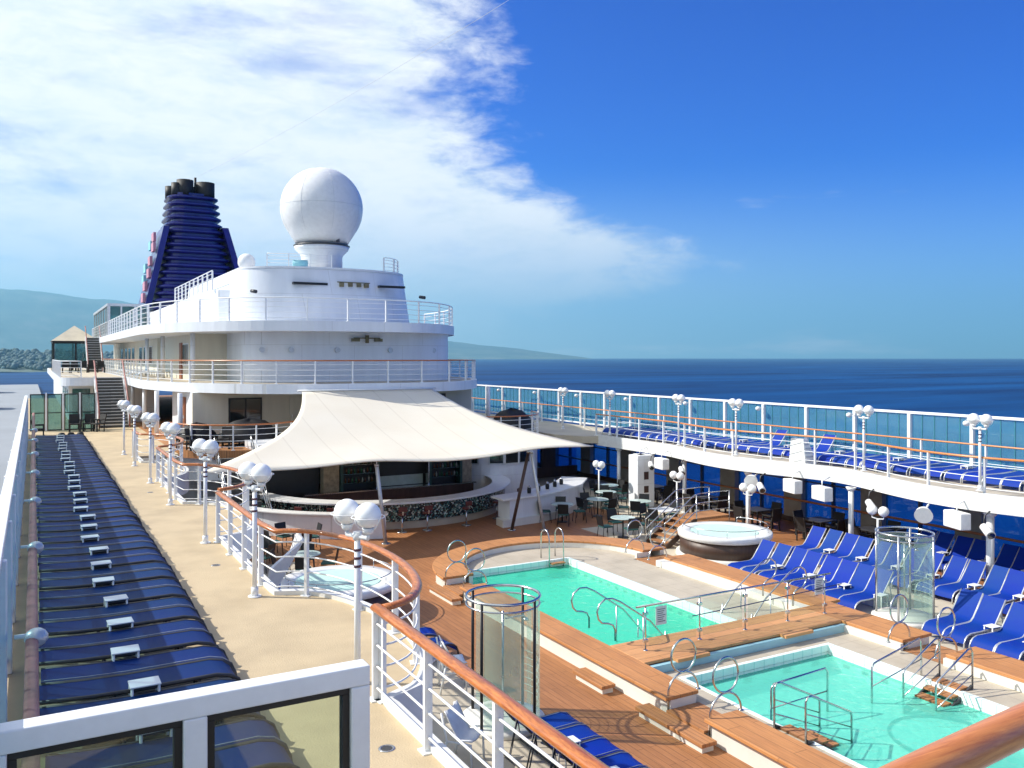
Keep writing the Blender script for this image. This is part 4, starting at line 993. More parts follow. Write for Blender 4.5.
# top house (tapered) and casing behind
lo = outline(8.7, 17.9, 41.4, 60, 4.2, 2.6, 20); hi = outline(8.9, 17.6, 41.75, 60, 4.0, 2.5, 20)
m = MB(); n = len(lo)
m.add([(x, y, ZT) for x, y in lo] + [(x, y, 8.35) for x, y in hi], [(i, (i + 1) % n, n + (i + 1) % n, n + i) for i in range(n)], True)
obj('dome_house', m, W, su)
obj('roof_edge', MB().slab([(x + (.0), y - .05) for x, y in hi], 8.351, 8.45), M['white'], su)
cas = MB().slab([(8.0, 47.5), (8.3, 46.2), (9.0, 45.6), (9.0, 90), (8.0, 90)], ZT, 7.5).box(8.999, 17.9, 60.01, 84, ZT, 7.7)
obj('casing', cas, W, su, bevel=.05)
for x0, x1 in ((11.0, 12.7), (15.4, 16.8)): obj('vent_slot', MB().box(x0, x1, 41.6, 41.79 + .1, 7.55, 7.66), M['black'], su)
obj('floodlight_bank', MB().box(13.3, 13.5, 41.5, 41.8, 7.5, 7.7).box(13.75, 13.95, 41.5, 41.8, 7.52, 7.72).box(14.2, 14.4, 41.5, 41.8, 7.52, 7.72).box(14.6, 14.8, 41.5, 41.8, 7.5, 7.7).tube([(13.2, 41.65, 7.74), (14.9, 41.65, 7.74)], .025, 6), M['signal_yellow'], su)
for x in (9.2, 18.0): obj('spotlight', MB().tube([(x, 42.5, 7.2), (x + .15, 42.2, 7.15)], .09, 10), M['dark_steel'], su)
railing('brown topped railing round the curved middle deck', [(x + (.08 if x < 14 else -.08), y + .08) for x, y in walkpts] if False else [(p[0][0] + (.08 if p[0][0] < 14 else -.08), p[0][1] + .08) for p in walk([q for q in om[:-1] if True], .9)], ZM, step=1.75, hand='varnish', hw=.05, hh=.035, rr=.014, group='superstructure railings')
railing('plain white railing round the curved top deck', [(p[0][0] + (.08 if p[0][0] < 14 else -.08), p[0][1] + .08) for p in walk(ot[:-1], .9)], ZT, step=1.9, hand='white_rail', hw=.03, hh=.03, rr=.014, group='superstructure railings')
railing('short white railing on the roof beside the radar dome', [(16.0 + .2 * i, 42.6 + .03 * i * i) for i in range(7)], 8.45, h=.75, step=.8, hand='white_rail', hw=.02, hh=.02, group='roof railings')
railing('white railing on the roof left of the radar dome', [(10.2 + .3 * i, 43.6 - .1 * i) for i in range(11)], 8.45, h=.75, step=1.0, hand='white_rail', hw=.02, hh=.02, group='roof railings')
railing('white railing along the casing roof in front of the funnel', [(8.1, 46.6 + 1.5 * i) for i in range(10)], 7.5, h=1.0, step=1.5, hand='white_rail', hw=.025, hh=.025, group='roof railings')

# radar dome
t = thing('radar_dome', 'big white radar dome on a flared pedestal atop the superstructure', 'radar dome', (13.2, 44.3, 8.45))
pr = []
for i in range(25):
    a = -36 + 126 * i / 24; pr.append((max(1e-4, 2.13 * math.cos(R(a))), 11.78 + 2.13 * math.sin(R(a))))
pr[-1] = (1e-4, pr[-1][1])
obj('sphere', MB().lathe(13.2, 44.3, [(1.30, 9.85)] + pr, 48), M['white_plastic'], t)
obj('pedestal', MB().lathe(13.2, 44.3, [(1.08, 8.45), (1.06, 9.2), (1.12, 9.35), (1.38, 9.62), (1.42, 9.75)], 36), M['white'], t)
obj('flange', MB().lathe(13.2, 44.3, [(1.42, 9.755), (1.45, 9.78), (1.45, 9.83), (1.2, 9.84)], 36), M['dark_steel'], t)
for x in (13.2, 13.55): obj('hatch', MB().box(x, x + .18, 42.95, 43.25, 9.92, 10.1), M['dark_steel'], t)
sm = MB()
sm.tube([(13.2 + 2.135 * math.cos(q * PI / 24), 44.3 + 2.135 * math.sin(q * PI / 24), 11.83) for q in range(48)], .007, 4, closed=True)
for q in range(0, 180, 45):
    sm.tube([(13.2 + 2.135 * math.cos(R(b)) * math.cos(R(q)), 44.3 + 2.135 * math.cos(R(b)) * math.sin(R(q)), 11.78 + 2.135 * math.sin(R(b))) for b in range(-55, 236, 8)], .005, 4)
obj('panel_seam', sm, M['sign_plate'], t)
# small satellite dome and roof boxes
t = thing('satellite_dome', 'small white satellite dome on the roof before the funnel', 'satellite dome', (9.9, 47.5, 7.7))
obj('shell', MB().ball((9.6, 45.5, 8.9), .45, 18), M['white_plastic'], t); obj('foot', MB().cyl(9.6, 45.5, 8.45, 8.6, .3, n=16), M['white'], t)
t = thing('life_raft_canister', 'small pale blue cylinder on the roof left of the dome pedestal', 'canister', (11.6, 43.2, 8.45))
obj('barrel', MB().tube([(11.4, 43.2, 8.7), (12.1, 43.1, 8.7)], .2, 14), M['logo_aqua'], t); obj('cradle', MB().box(11.5, 12.0, 43.05, 43.3, 8.45, 8.52), M['white'], t)

# ------------------------------------------------------------------ funnel
FX, FY = 13.9, 91.0
t = thing('ship_funnel', 'dark blue ribbed funnel with black exhaust pipes on top', 'funnel', (FX, FY, ZT))
def rrect(cx, cy, hx, hy, r, n=5):
    p = []
    for (sx, sy, a) in ((1, 1, 0), (-1, 1, 90), (-1, -1, 180), (1, -1, 270)):
        p += [(cx + sx * (hx - r) + r * math.cos(R(a + 90 * i / n)), cy + sy * (hy - r) + r * math.sin(R(a + 90 * i / n))) for i in range(n + 1)]
    return p
nl = 20; z0, z1 = 6.3, 19.6
cm = MB()
def fdim(f):  # f 0 bottom .. 1 top
    hx = 4.8 * (1 - f) + 2.4 * f - .35 * math.sin(PI * f); return hx, 5.8 * (1 - f) + 2.6 * f
for i in range(nl):
    f = i / (nl - 1); z = z0 + (z1 - z0) * f; hx, hy = fdim(f); cyy = FY + 1.0 * f; h = (z1 - z0) / (nl - 1)
    m = MB()
    A = rrect(FX, cyy, hx - .25, hy - .25, min(1.2, hx * .5)); B = rrect(FX, cyy, hx, hy, min(1.45, hx * .55)); nn = len(A)
    vs = [(x, y, z) for x, y in A] + [(x, y, z + h * .22) for x, y in B] + [(x, y, z + h * .40) for x, y in B] + [(x, y, z + h * .58) for x, y in A]
    fs = [tuple(range(nn))[::-1], tuple(range(3 * nn, 4 * nn))]
    for L in range(3): fs += [(L * nn + k, L * nn + (k + 1) % nn, (L + 1) * nn + (k + 1) % nn, (L + 1) * nn + k) for k in range(nn)]
    m.add(vs, fs, False); obj('louvre', m, M['funnel_blue'], t)
    cm.slab(rrect(FX, cyy, hx - .55, hy - .55, min(1.0, hx * .4)), z - h * .05, z + h * .96)
obj('core', cm, M['funnel_blue'], t)
for (dx, dy, r, h) in ((-2.0, -.6, .5, 1.1), (-1.55, -1.5, .5, 1.35), (-.75, -1.5, .8, 1.7), (.1, .2, .35, 1.4), (.25, -1.3, .12, 2.1), (1.2, -1.4, .9, 1.6), (1.0, .9, .6, 1.2), (-1.2, .9, .55, 1.2)):
    obj('exhaust_pipe', MB().lathe(FX + dx, FY + 1.2 + dy, [(r, z1 + .2), (r, z1 + .3 + h), (r * .8, z1 + .3 + h), (r * .8, z1 + h - .3)], 18), M['exhaust_black'], t)
for s in (-1, 1):
    m = MB(); ya, yb = FY - 3.9, FY + 3.6
    def xo(z): f = (z - z0) / (z1 - z0); return fdim(f)[0] + .3
    pts = [(ya, 8.6), (ya + 1.3, 16.6), (yb - 1.3, 16.6), (yb, 8.6)]
    if s > 0: pts = [(ya - .4, 11.3), (ya + 1.3, 16.8), (yb - 1.3, 16.8), (yb, 11.3)]
    vs = []
    for q in (.0, .55):
        vs += [(FX + s * (xo(z) + (.35 if z < 12 else .0) - .55 + q), y, z) for y, z in pts]
    m.add(vs, [(0, 1, 2, 3), (7, 6, 5, 4), (0, 4, 5, 1), (1, 5, 6, 2), (2, 6, 7, 3), (3, 7, 4, 0)])
    bd = obj('logo_board', m, M['funnel_blue'], t)
    if s < 0:
        for mat, rows_ in (('logo_pink', [(9.2, 0), (10.4, 1), (11.6, 0), (12.9, 1), (14.2, 0), (15.3, 1)]), ('logo_aqua', [(11.2, 0), (12.4, 1), (14.6, 0)])):
            for (z, o) in rows_:
                x = FX - xo(z) - .08 - (.30 if mat == 'logo_pink' else .34) + (.05)
                y = FY + (-3.2 + .55 * (z - 9) / 3 + (1.0 if o else 0)) if mat == 'logo_pink' else FY + .3 + .8 * o
                q = MB().box(x - .25, x, y, y + 1.7, z, z + .85); obj('logo_letter', q, M[mat], bd)

# aft glass house on the top deck
t = thing('glass_pavilion', 'grey framed glass pavilion on the top deck left of the funnel', 'pavilion', (6, 82, ZT))
obj('roof', MB().box(5.0, 8.0, 74, 92, ZT + 2.3, ZT + 2.5), M['sign_plate'], t)
for y in range(74, 93, 3):
    obj('post', MB().box(5.05, 5.2, y - .08, y + .08, ZT, ZT + 2.3), M['sign_plate'], t)
for x in (5.05, 6.0, 7.0, 7.9): obj('post', MB().box(x - .06, x + .06, 74, 74.12, ZT, ZT + 2.3), M['sign_plate'], t)
obj('glass_wall', MB().box(5.1, 7.95, 74.05, 74.07, ZT + .1, ZT + 2.25).box(5.1, 5.12, 74.1, 91.9, ZT + .1, ZT + 2.25), M['glass_house'], t)
obj('mid_bar', MB().box(5.05, 7.95, 74.0, 74.04, ZT + 1.05, ZT + 1.13), M['sign_plate'], t)

# aft extension to port on mid level
t = thing('aft_deckhouse', 'pale aft deck wing with rounded balcony left of the stairs', 'deckhouse', (3, 75, 0))
aft = [(1.3, 110), (1.3, 62)] + arc(2.6, 59.5, 1.3, 1.5, 180, 270, 8) + [(4.99, 58.0), (4.99, 110)]
obj('deck_slab', MB().slab(aft, 2.25, ZM), M['white'], t)
obj('deck_surface', MB().slab([(x + (.1 if x < 3 else -.1), y + .1) for x, y in aft], ZM + .002, ZM + .01), M['deck_sand'], t)
obj('wall', MB().box(1.9, 4.5, 60.5, 108, 0, 2.249), M['white'], t)
for y in (62, 66, 70): obj('window', MB().box(1.86, 1.899, y, y + 2.6, .5, 1.9), M['glass_house'], t)
obj('window', MB().box(2.1, 3.1, 60.45, 60.499, .3, 2.0).box(3.3, 4.3, 60.45, 60.499, .3, 2.0), M['glass_house'], t)
railing('white railing round the aft balcony left of the stairs', [(1.4, 84)] + [(1.4, 62 + 2 * (10 - i)) for i in range(11)] + arc(2.6, 59.6, 1.2, 1.4, 180, 265, 8), ZM, h=1.0, step=2, hand='white_rail', hw=.03, hh=.03, group='superstructure railings')
t = thing('peaked_pavilion', 'dark screened pavilion with a pale peaked roof on the aft deck', 'pavilion', (3.2, 88, ZM))
for x in (1.5, 3.2, 4.9):
    for y in (84.5, 91): obj('post', MB().box(x - .07, x + .07, y - .07, y + .07, ZM + .01, ZM + 2.5), M['black'], t)
obj('frame_beam', MB().box(1.4, 5.0, 84.4, 84.6, ZM + 2.5, ZM + 2.65).box(1.4, 5.0, 90.9, 91.1, ZM + 2.5, ZM + 2.65).box(1.4, 1.6, 84.61, 90.89, ZM + 2.5, ZM + 2.65).box(4.8, 5.0, 84.61, 90.89, ZM + 2.5, ZM + 2.65), M['black'], t)
obj('glass_wall', MB().box(1.6, 4.8, 84.48, 84.5, ZM + .9, ZM + 2.45).box(1.5, 1.52, 84.6, 90.9, ZM + .9, ZM + 2.45), M['glass_house'], t)
obj('roof', MB().add([(1.3, 84.3, ZM + 2.66), (5.1, 84.3, ZM + 2.66), (5.1, 91.2, ZM + 2.66), (1.3, 91.2, ZM + 2.66), (3.2, 87.7, ZM + 4.1)], [(0, 1, 4), (1, 2, 4), (2, 3, 4), (3, 0, 4), (3, 2, 1, 0)]), M['awning_peak'], t)

# stairs
def stair_flight(x0, x1, y0, z0_, z1_, n, run, label, mats=('stair_tread', 'faded_rail')):
    t = thing('deck_stairs', label, 'stairs', ((x0 + x1) / 2, y0, z0_), 'flights of deck stairs'); dz = (z1_ - z0_) / n
    for k in range(n):
        a = obj('step', MB().box(x0, x1, y0 + run * k, y0 + run * (k + 1) + .02, z0_ + dz * k + .012, z0_ + dz * (k + 1)), M['stair_tread'], t)
        obj('nosing', MB().box(x0, x1, y0 + run * k - .02, y0 + run * k + .03, z0_ + dz * (k + 1) - .03, z0_ + dz * (k + 1) + .004), M['lounger_silver'], a)
    for x in (x0 - .06, x1 + .06):
        obj('stringer', MB().add([(x, y0 - .1, z0_ + .01), (x, y0 + .3, z0_ + .01), (x, y0 + run * n, z1_ - .3), (x, y0 + run * n, z1_ + .1), (x, y0 - .1, z0_ + .3)], [(0, 1, 2, 3, 4)]), M['white_rail'], t, solid=.06)
        obj('handrail', MB().tube([(x, y0 - .15, z0_ + .05), (x, y0 - .1, z0_ + 1.0), (x, y0 + run * n, z1_ + 1.0), (x, y0 + run * n + .4, z1_ + 1.0)], .045, 8), M[mats[1]], t)
        for k in (3, 7, 11):
            if k < n: obj('baluster', MB().cyl(x, y0 + run * k, z0_ + dz * k, z0_ + dz * k + 1.0, .02, n=6), M['white_rail'], t)
stair_flight(3.25, 4.7, 53.5, 0, ZM, 16, .27, 'wide dark staircase up to the middle deck beside the far glass fence')
stair_flight(4.0, 5.0, 80.0, ZM, ZT, 14, .3, 'upper staircase to the top deck beside the peaked pavilion')
t = thing('terrace_stairs', 'steep dark steps with tube rails below the left end of the sail', 'stairs', (8.8, 35.5, ZP), 'flights of deck stairs')
for k in range(12): obj('step', MB().box(6.7, 8.0, 33.9 + .3 * k, 34.2 + .3 * k + .02, ZP + .02 + .22 * k, ZP + .22 + .22 * k), M['stair_tread'], t)
for x in (6.6, 8.1):
    for h in (.35, .65, .95): obj('handrail', MB().tube([(x, 33.8, ZP + h), (x, 37.5, ZP + h + 2.6)], .022, 6), M['steel'], t)
    for k in range(5): obj('post', MB().cyl(x, 33.8 + .92 * k, ZP + .65 * k, ZP + .65 * k + .95, .02, n=6), M['steel'], t)

# ------------------------------------------------------------------ covered daybeds, chairs, tables
def covered(x, y, z, rx, ry, h, label, grp):
    t = thing('covered_daybed', label, 'daybed', (x, y, z), grp)
    rows = []; nA = 20
    for j in range(9):
        f = j / 8; row = []
        for i in range(nA + 1):
            a = 2 * PI * i / nA; w = 1 + .05 * math.sin(a * 5 + j)
            rr = math.cos(f * PI / 2) ** .45 if f < 1 else 0
            row.append((x + rx * rr * math.cos(a) * w, y + ry * rr * math.sin(a) * w, z + .18 + h * f ** 1.1 * (1 - .12 * math.sin(a) ** 2)))
        rows.append(row)
    obj('cover', MB().sheet(rows, True), M['black_cover'], t)
    m = MB()
    for i in range(6): m.cyl(x + rx * .8 * math.cos(i * PI / 3), y + ry * .8 * math.sin(i * PI / 3), z, z + .24, .04, n=6)
    obj('leg', m, M['black'], t)
covered(8.6, 40.2, 0, 1.45, 1.0, 1.05, 'black covered round daybed on the port terrace', 'covered daybeds on the terraces')
covered(6.6, 42.0, 0, .9, .8, .8, 'smaller black covered seat beside the port terrace railing', 'covered daybeds on the terraces')
covered(22.0, 39.6, 0, 1.25, 1.0, 1.15, 'black covered daybed at the right end of the starboard terrace', 'covered daybeds on the terraces')
covered(19.2, 39.4, 0, 1.4, 1.0, 1.05, 'black covered daybed on the left of the starboard terrace', 'covered daybeds on the terraces')
c0 = thing('wicker_chair', 'x', 'chair')
obj('seat', MB().box(-.25, .25, -.25, .25, .38, .45), M['wicker'], c0, bevel=.02)
obj('backrest', MB().add([(-.25, -.24, .45), (.25, -.24, .45), (.25, -.34, .92), (-.25, -.34, .92)], [(0, 1, 2, 3)]), M['wicker'], c0, solid=.05)
for s in (-1, 1): obj('armrest', MB().box(s * .27 - .03, s * .27 + .03, -.25, .24, .6, .65).box(s * .27 - .025, s * .27 + .025, .18, .23, 0, .599), M['wicker'], c0)
for sx, sy in ((-1, -1), (1, -1), (-1, 1), (1, 1)): obj('leg', MB().box(sx * .22 - .02, sx * .22 + .02, sy * .22 - .02, sy * .22 + .02, 0, .38), M['wicker'], c0)
proto_done(c0)
g0 = thing('green_chair', 'x', 'chair')
obj('seat', MB().box(-.22, .22, -.22, .22, .43, .48), M['green_seat'], g0, bevel=.02)
obj('backrest', MB().add([(-.22, -.22, .5), (.22, -.22, .5), (.22, -.3, .9), (-.22, -.3, .9)], [(0, 1, 2, 3)]), M['black'], g0, solid=.03)
for sx, sy in ((-1, -1), (1, -1), (-1, 1), (1, 1)): obj('leg', MB().tube([(sx * .24, sy * .24, 0), (sx * .2, sy * .2, .43)], .014, 6), M['black'], g0)
proto_done(g0)
def cafe_table(x, y, i, z=ZP + .009, r=.46, lab='', square=False, chairs=4, h=.76, ang=0, mat='table_top'):
    t = thing('cafe_table', lab, 'table', (x, y, z), 'cafe tables on the pool deck')
    if square: obj('tabletop', MB().box(x - r, x + r, y - r, y + r, z + h - .03, z + h), M['white_plastic'], t, bevel=.01)
    else: obj('tabletop', MB().lathe(x, y, [(r - .02, z + h - .035), (r, z + h - .02), (r, z + h - .01), (r - .02, z + h)], 28), M[mat], t)
    obj('pedestal', MB().cyl(x, y, z + .02, z + h - .036, .03, n=8).cyl(x, y, z, z + .02, .22, n=16), M['black'], t)
    for k in range(chairs):
        a = ang + 2 * PI * k / chairs
        put(g0, (x + .72 * math.cos(a), y + .72 * math.sin(a), z), a + PI / 2 + R(random.uniform(-12, 12)), 'green chair at the %s, %s' % (i, ('facing right', 'farther side', 'left side', 'nearer side', )[(int((k + .5) * 4 / max(chairs, 1))) % 4]), 'green chairs round the cafe tables')
tl = [(24.1, 33.8, 'farthest round table under the starboard deck'), (22.8, 32.2, 'second farthest round table under the starboard deck'), (21.3, 30.7, 'round table right of the buffet counter'), (22.6, 29.4, 'round table before the white column'), (19.7, 26.7, 'round table nearest the far pool'), (22.2, 27.3, 'square white table left of the hot tub steps'), (19.3, 30.4, 'bluish table beside the steel canopy pole')]
for i, (x, y, l) in enumerate(tl):
    cafe_table(x, y, l, lab=('' if 'table' in l else '') + l, square='square' in l, ang=R(20 + 37 * i), r=.48)
for i, (x, y, l) in enumerate([(8.0, 30.3, 'round table below the far port balcony'), (7.4, 26.6, 'round table just behind the port hot tub'), (6.0, 28.6, 'round table under the port deck edge')]):
    cafe_table(x, y, l, lab=l, ang=R(60 * i + 10), r=.48)
# dark dining sets along the starboard windows
def dining(x, y, l):
    t = thing('dining_table', 'dark dining table ' + l, 'table', (x, y, ZP + .009), 'dark tables by the starboard windows')
    z = ZP + .009
    obj('tabletop', MB().box(x - .45, x + .45, y - .45, y + .45, z + .71, z + .75), M['lounger_grey'], t)
    for sx in (-1, 1):
        for sy in (-1, 1): obj('leg', MB().box(x + sx * .4 - .025, x + sx * .4 + .025, y + sy * .4 - .025, y + sy * .4 + .025, z, z + .71), M['black'], t)
    for k in range(4):
        a = PI / 2 * k
        put(c0, (x + .75 * math.cos(a), y + .75 * math.sin(a), z), a + PI / 2, 'black chair on the %s side of the dining table %s' % (('sea', 'far', 'pool', 'near')[k], l), 'black wicker chairs')
for (x, y, l) in ((25.6, 25.6, 'behind the hot tub'), (26.0, 22.8, 'right of the hot tub'), (26.3, 20.6, 'behind the second lounger row'), (25.9, 29.0, 'left of the brown wall panels'), (25.8, 32.5, 'in the dark corner')):
    dining(x, y, l)
# chairs at the far end of the port walkway
for i, (x, y, a, l) in enumerate(((1.9, 51.6, 180, 'left one against the glass fence'), (2.6, 51.7, 170, 'middle one against the glass fence'), (3.0, 51.2, 120, 'right one beside the staircase foot'), (.2, 48.7, 270, 'alone by the port windbreak'))):
    put(c0, (x, y, 0), R(a), 'black wicker chair, ' + l, 'black wicker chairs')
for i in range(3):
    t = tag(obj('covered_stool', MB().lathe(1.2 + .42 * i, 48.3, [(.13, .0), (.17, .12), (.12, .22), (.02, .24)], 12), M['black_cover']), 'small black covered stool, %s of three from the left behind the lounger row' % ordn(i + 1), 'stool', 'three small stools')
for i, (x, y, a) in enumerate(((6.0, 38.9, 200), (5.7, 39.9, 250), (7.3, 38.9, 150))):
    put(c0, (x, y, 0), R(a), 'black wicker chair, %s from the left behind the port terrace railing' % ordn(i + 1), 'black wicker chairs')
for i, (x, y, a) in enumerate(((19.8, 41.2, 180), (20.8, 41.0, 190))):
    put(c0, (x, y, 0), R(a), 'black wicker chair, %s of two on the starboard terrace' % ('left' if i == 0 else 'right'), 'black wicker chairs')
# pale blue loungers and dark seats on the mid deck
ap, hw = make_lounger('blue_lounger', flat_prof, 'aqua_fabric', 'white_rail', .54, False); legset(ap, hw, 'white_rail', (1.35,)); proto_done(ap)
for i in range(12):
    put(ap, (5.5, 56.5 + 1.35 * i, ZM + .012), R(random.uniform(-4, 4)), 'light blue lounger, %s from the front on the port middle deck' % ordn(i + 1), 'light blue loungers on the middle deck')
for i in range(5):
    put(c0, (2.2 + .62 * i, 76.0 + .4 * (i % 2), ZM + .012), R(180), 'black wicker chair, %s from the left on the aft middle deck' % ordn(i + 1), 'black wicker chairs')

# ------------------------------------------------------------------ starboard side under the deck
t = thing('window_wall', 'blue tinted window wall with brown rail beneath the starboard deck', 'window wall', (27.8, 20, ZP))
obj('sill_wall', MB().box(27.75, 27.95, -3, 60, ZP + .01, ZP + .25), M['brown_panel'], t)
obj('header', MB().box(27.75, 27.95, -3, 60, -.62, -.36), M['white'], t)
yy = 3.0; i = 0
while yy < 46:
    if i % 3 == 2:
        obj('wall_panel', MB().box(27.6, 27.95, yy, yy + .95, ZP + .251, -.621), M['beige_panel'], t); yy += .95
    else:
        f = obj('mullion', MB().box(27.76, 27.94, yy, yy + .07, ZP + .251, -.621).box(27.78, 27.92, yy + .071, yy + 1.45, ZP + 1.75, ZP + 1.80), M['dark_steel'], t)
        obj('pane', MB().box(27.84, 27.85, yy + .07, yy + 1.45, ZP + .251, -.621), M['glass_window_blue'], f); yy += 1.45
    i += 1
obj('handrail', MB().tube([(27.55, -2, ZP + 1.0), (27.55, 46, ZP + 1.0)], .045, 8), M['varnish'], t)
# aft bulkhead of the shaded cafe
t = thing('cafe_bulkhead', 'dark bulkhead with blue windows behind the shaded cafe tables', 'wall', (25.5, 42, ZP))
obj('wall', MB().box(23.41, 24.2, 42, 42.2, ZP + .01, -.36).box(25.3, 26.2, 42, 42.2, ZP + .01, -.36).box(24.2, 25.3, 42, 42.2, ZP + .01, ZP + .6).box(26.2, 27.7, 42, 42.2, ZP + .01, ZP + .6), M['brown_panel'], t)
obj('window', MB().box(24.2, 25.3, 42.08, 42.1, ZP + .6, -.36).box(26.2, 27.7, 42.08, 42.1, ZP + .6, -.36), M['glass_window_blue'], t)
# columns under the starboard deck edge
def dcol(x, y, l, r=.09):
    t = thing('deck_column', 'white round column ' + l, 'column', (x, y, ZP), 'white columns under the starboard deck edge')
    obj('shaft', MB().cyl(x, y, ZP + .01, -.5, r, n=16), M['white_rail'], t)
    obj('base', MB().cyl(x, y, ZP + .0095, ZP + .05, r * 1.7, n=16), M['white_rail'], t); obj('capital', MB().cyl(x, y, -.62, -.5, r * 1.3, r * 2, n=16), M['white_rail'], t)
dcol(24.3, 15.1, 'rising behind the loungers right of the glass shower', .11)
dcol(24.7, 20.3, 'rising left of the glass shower')
dcol(24.5, 25.0, 'rising behind the hot tub')
dcol(25.2, 29.6, 'rising beside the square white table')
dcol(25.2, 34.5, 'rising among the shaded round tables')
t = thing('panel_column', 'broad white column with dark posters among the cafe tables', 'column', (24.2, 31.6, ZP))
obj('body', MB().box(24.0, 24.95, 31.4, 32.1, ZP + .01, -.5), M['white'], t, bevel=.02)
obj('poster', MB().box(24.35, 24.6, 31.38, 31.399, -1.6, -1.25).box(24.35, 24.6, 31.38, 31.399, -2.2, -1.9), M['brown_panel'], t)
# equipment on the fascia
def speaker_box(x, y, a, label, sz=(.78, .34, .5)):
    t = thing('deck_speaker', label, 'speaker', (x, y, -.7), 'white boxes hanging on the starboard fascia')
    obj('cabinet', MB().obox(x, y, -.98, -.5, sz[0], sz[1], a), M['white_plastic'], t, bevel=.03)
    ca, sa = math.cos(a), math.sin(a)
    obj('grille', MB().obox(x + sa * (sz[1] / 2 + .01), y - ca * (sz[1] / 2 + .01), -.94, -.54, sz[0] * .86, .02, a), M['sign_plate'], t)
    obj('bracket', MB().tube([(x, y, -.6), (x, y, -.3), (x + .4, y, -.2)], .03, 6), M['white_rail'], t)
def spot(x, y, label):
    t = thing('stage_spotlight', label, 'spotlight', (x, y, -.75), 'spotlights hanging on the starboard fascia')
    obj('can', MB().tube([(x, y, -.8), (x - .2, y - .35, -.98)], [.11, .13], 14), M['white_plastic'], t)
    obj('lens', MB().tube([(x - .2, y - .351, -.981), (x - .21, y - .365, -.99)], .10, 14), M['window_dark'], t)
    obj('yoke', MB().tube([(x, y, -.8), (x + .05, y, -.5), (x + .3, y, -.4)], .025, 6), M['dark_steel'], t)
for (x, y, a, l) in ((23.5, 15.6, 70, 'white speaker box on the fascia above the glass shower loungers'), (23.95, 20.9, 75, 'white speaker box right of the hot tub column'), (24.35, 22.6, 75, 'second white speaker box near the hot tub column'), (24.4, 30.2, 80, 'white speaker box above the square cafe table'), (24.5, 31.9, 80, 'white speaker box over the round cafe tables')):
    speaker_box(x, y, R(a), l)
for (x, y, l) in ((24.2, 19.2, 'spotlight right of the two speaker boxes'), (23.9, 23.8, 'spotlight left of the hot tub column speakers'), (24.4, 28.9, 'spotlight above the hot tub steps'), (24.4, 31.0, 'spotlight between the far speaker boxes'), (23.5, 14.8, 'spotlight beside the right end speaker box')):
    spot(x, y, l)
def dish(x, y, l):
    t = thing('wall_dish', l, 'dish', (x, y, -.6), 'round white dishes on the fascia')
    obj('bowl', MB().tube([(x + .2, y + .1, -.62), (x, y, -.7), (x - .12, y - .08, -.75)], [.10, .22, .26], 20), M['white_plastic'], t)
    obj('bracket', MB().tube([(x + .2, y + .1, -.62), (x + .6, y + .2, -.45)], .03, 6), M['white_rail'], t)
dish(24.0, 24.3, 'round white dish on the fascia left of the spotlight'); dish(23.4, 16.6, 'round white dish near the right end speaker')
# small lower globe lamps under the deck
def low_lamp(x, y, l):
    t = thing('pool_lamp', l, 'lamp', (x, y, ZP), 'globe lamps under the starboard deck edge')
    obj('pole', MB().cyl(x, y, ZP + .01, -1.25, .035, n=10), M['white_rail'], t)
    for s in (-1, 1):
        g = obj('globe', MB().ball((x, y + s * .22, -.98), .17, 16), M['globe'], t); obj('cradle', MB().tube([(x, y, -1.25), (x, y + s * .22, -1.22), (x, y + s * .22, -1.14)], .02, 6), M['white_rail'], g)
low_lamp(23.9, 18.6, 'globe lamp on a pole behind the second lounger row'); low_lamp(23.6, 28.2, 'globe lamp on a pole beside the hot tub steps'); low_lamp(22.9, 32.9, 'globe lamp on a pole among the far tables'); low_lamp(23.7, 24.2, 'globe lamp on a pole behind the hot tub')
# vent cowl on the starboard deck
t = thing('deck_ventilator', 'wedge shaped white ventilator beside the starboard railing', 'ventilator', (24.9, 22.9, 0))
obj('housing', MB().add([(24.9, 22.5, .01), (25.5, 22.5, .01), (25.5, 23.3, .01), (24.9, 23.3, .01), (24.9, 22.6, .95), (25.15, 22.6, .95), (25.15, 23.2, .95), (24.9, 23.2, .95)], [(3, 2, 1, 0), (4, 5, 6, 7), (0, 1, 5, 4), (1, 2, 6, 5), (2, 3, 7, 6), (3, 0, 4, 7)]), M['white_plastic'], t, bevel=.02)
m = MB()
for k in range(5): m.box(24.95, 25.44 - .06 * k, 22.49 + .02 * k, 22.52 + .02 * k, .12 + .15 * k, .18 + .15 * k)
obj('louvres', m, M['sign_plate'], t)

# ------------------------------------------------------------------ odd things on the port pool deck
t = thing('folded_board', 'pale folded screen leaning under the second port bay railing', 'screen', (5.2, 20.4, ZP))
obj('panel', MB().add([(4.5, 18.9, -.5 - .1), (5.3, 19.2, -.1), (5.5, 20.4, -.15), (4.9, 20.6, -1.9), (4.4, 19.6, -1.9)], [(0, 1, 2, 3, 4)]), M['white_plastic'], t, solid=.05)
obj('stand', MB().tube([(4.9, 19.8, ZP + .01), (4.9, 19.8, -1.0)], .04, 8), M['steel'], t)
s = thing('stacked_chair', 'x', 'chair')
obj('shell', MB().sheet([[(-.25 + .1 * i, -.25 + .5 * j / 6, .42 + (.0 if j < 4 else (j - 3) * .15) + .02 * abs(i - 2.5)) for i in range(6)] for j in range(7)], True), M['white_plastic'], s, solid=.02)
for sx in (-1, 1): obj('frame', MB().tube([(sx * .26, -.26, 0), (sx * .26, -.24, .42), (sx * .26, .2, .42), (sx * .26, .3, .88)], .022, 6).tube([(sx * .26, .2, .42), (sx * .26, .28, 0)], .022, 6), M['white_plastic'], s)
proto_done(s)
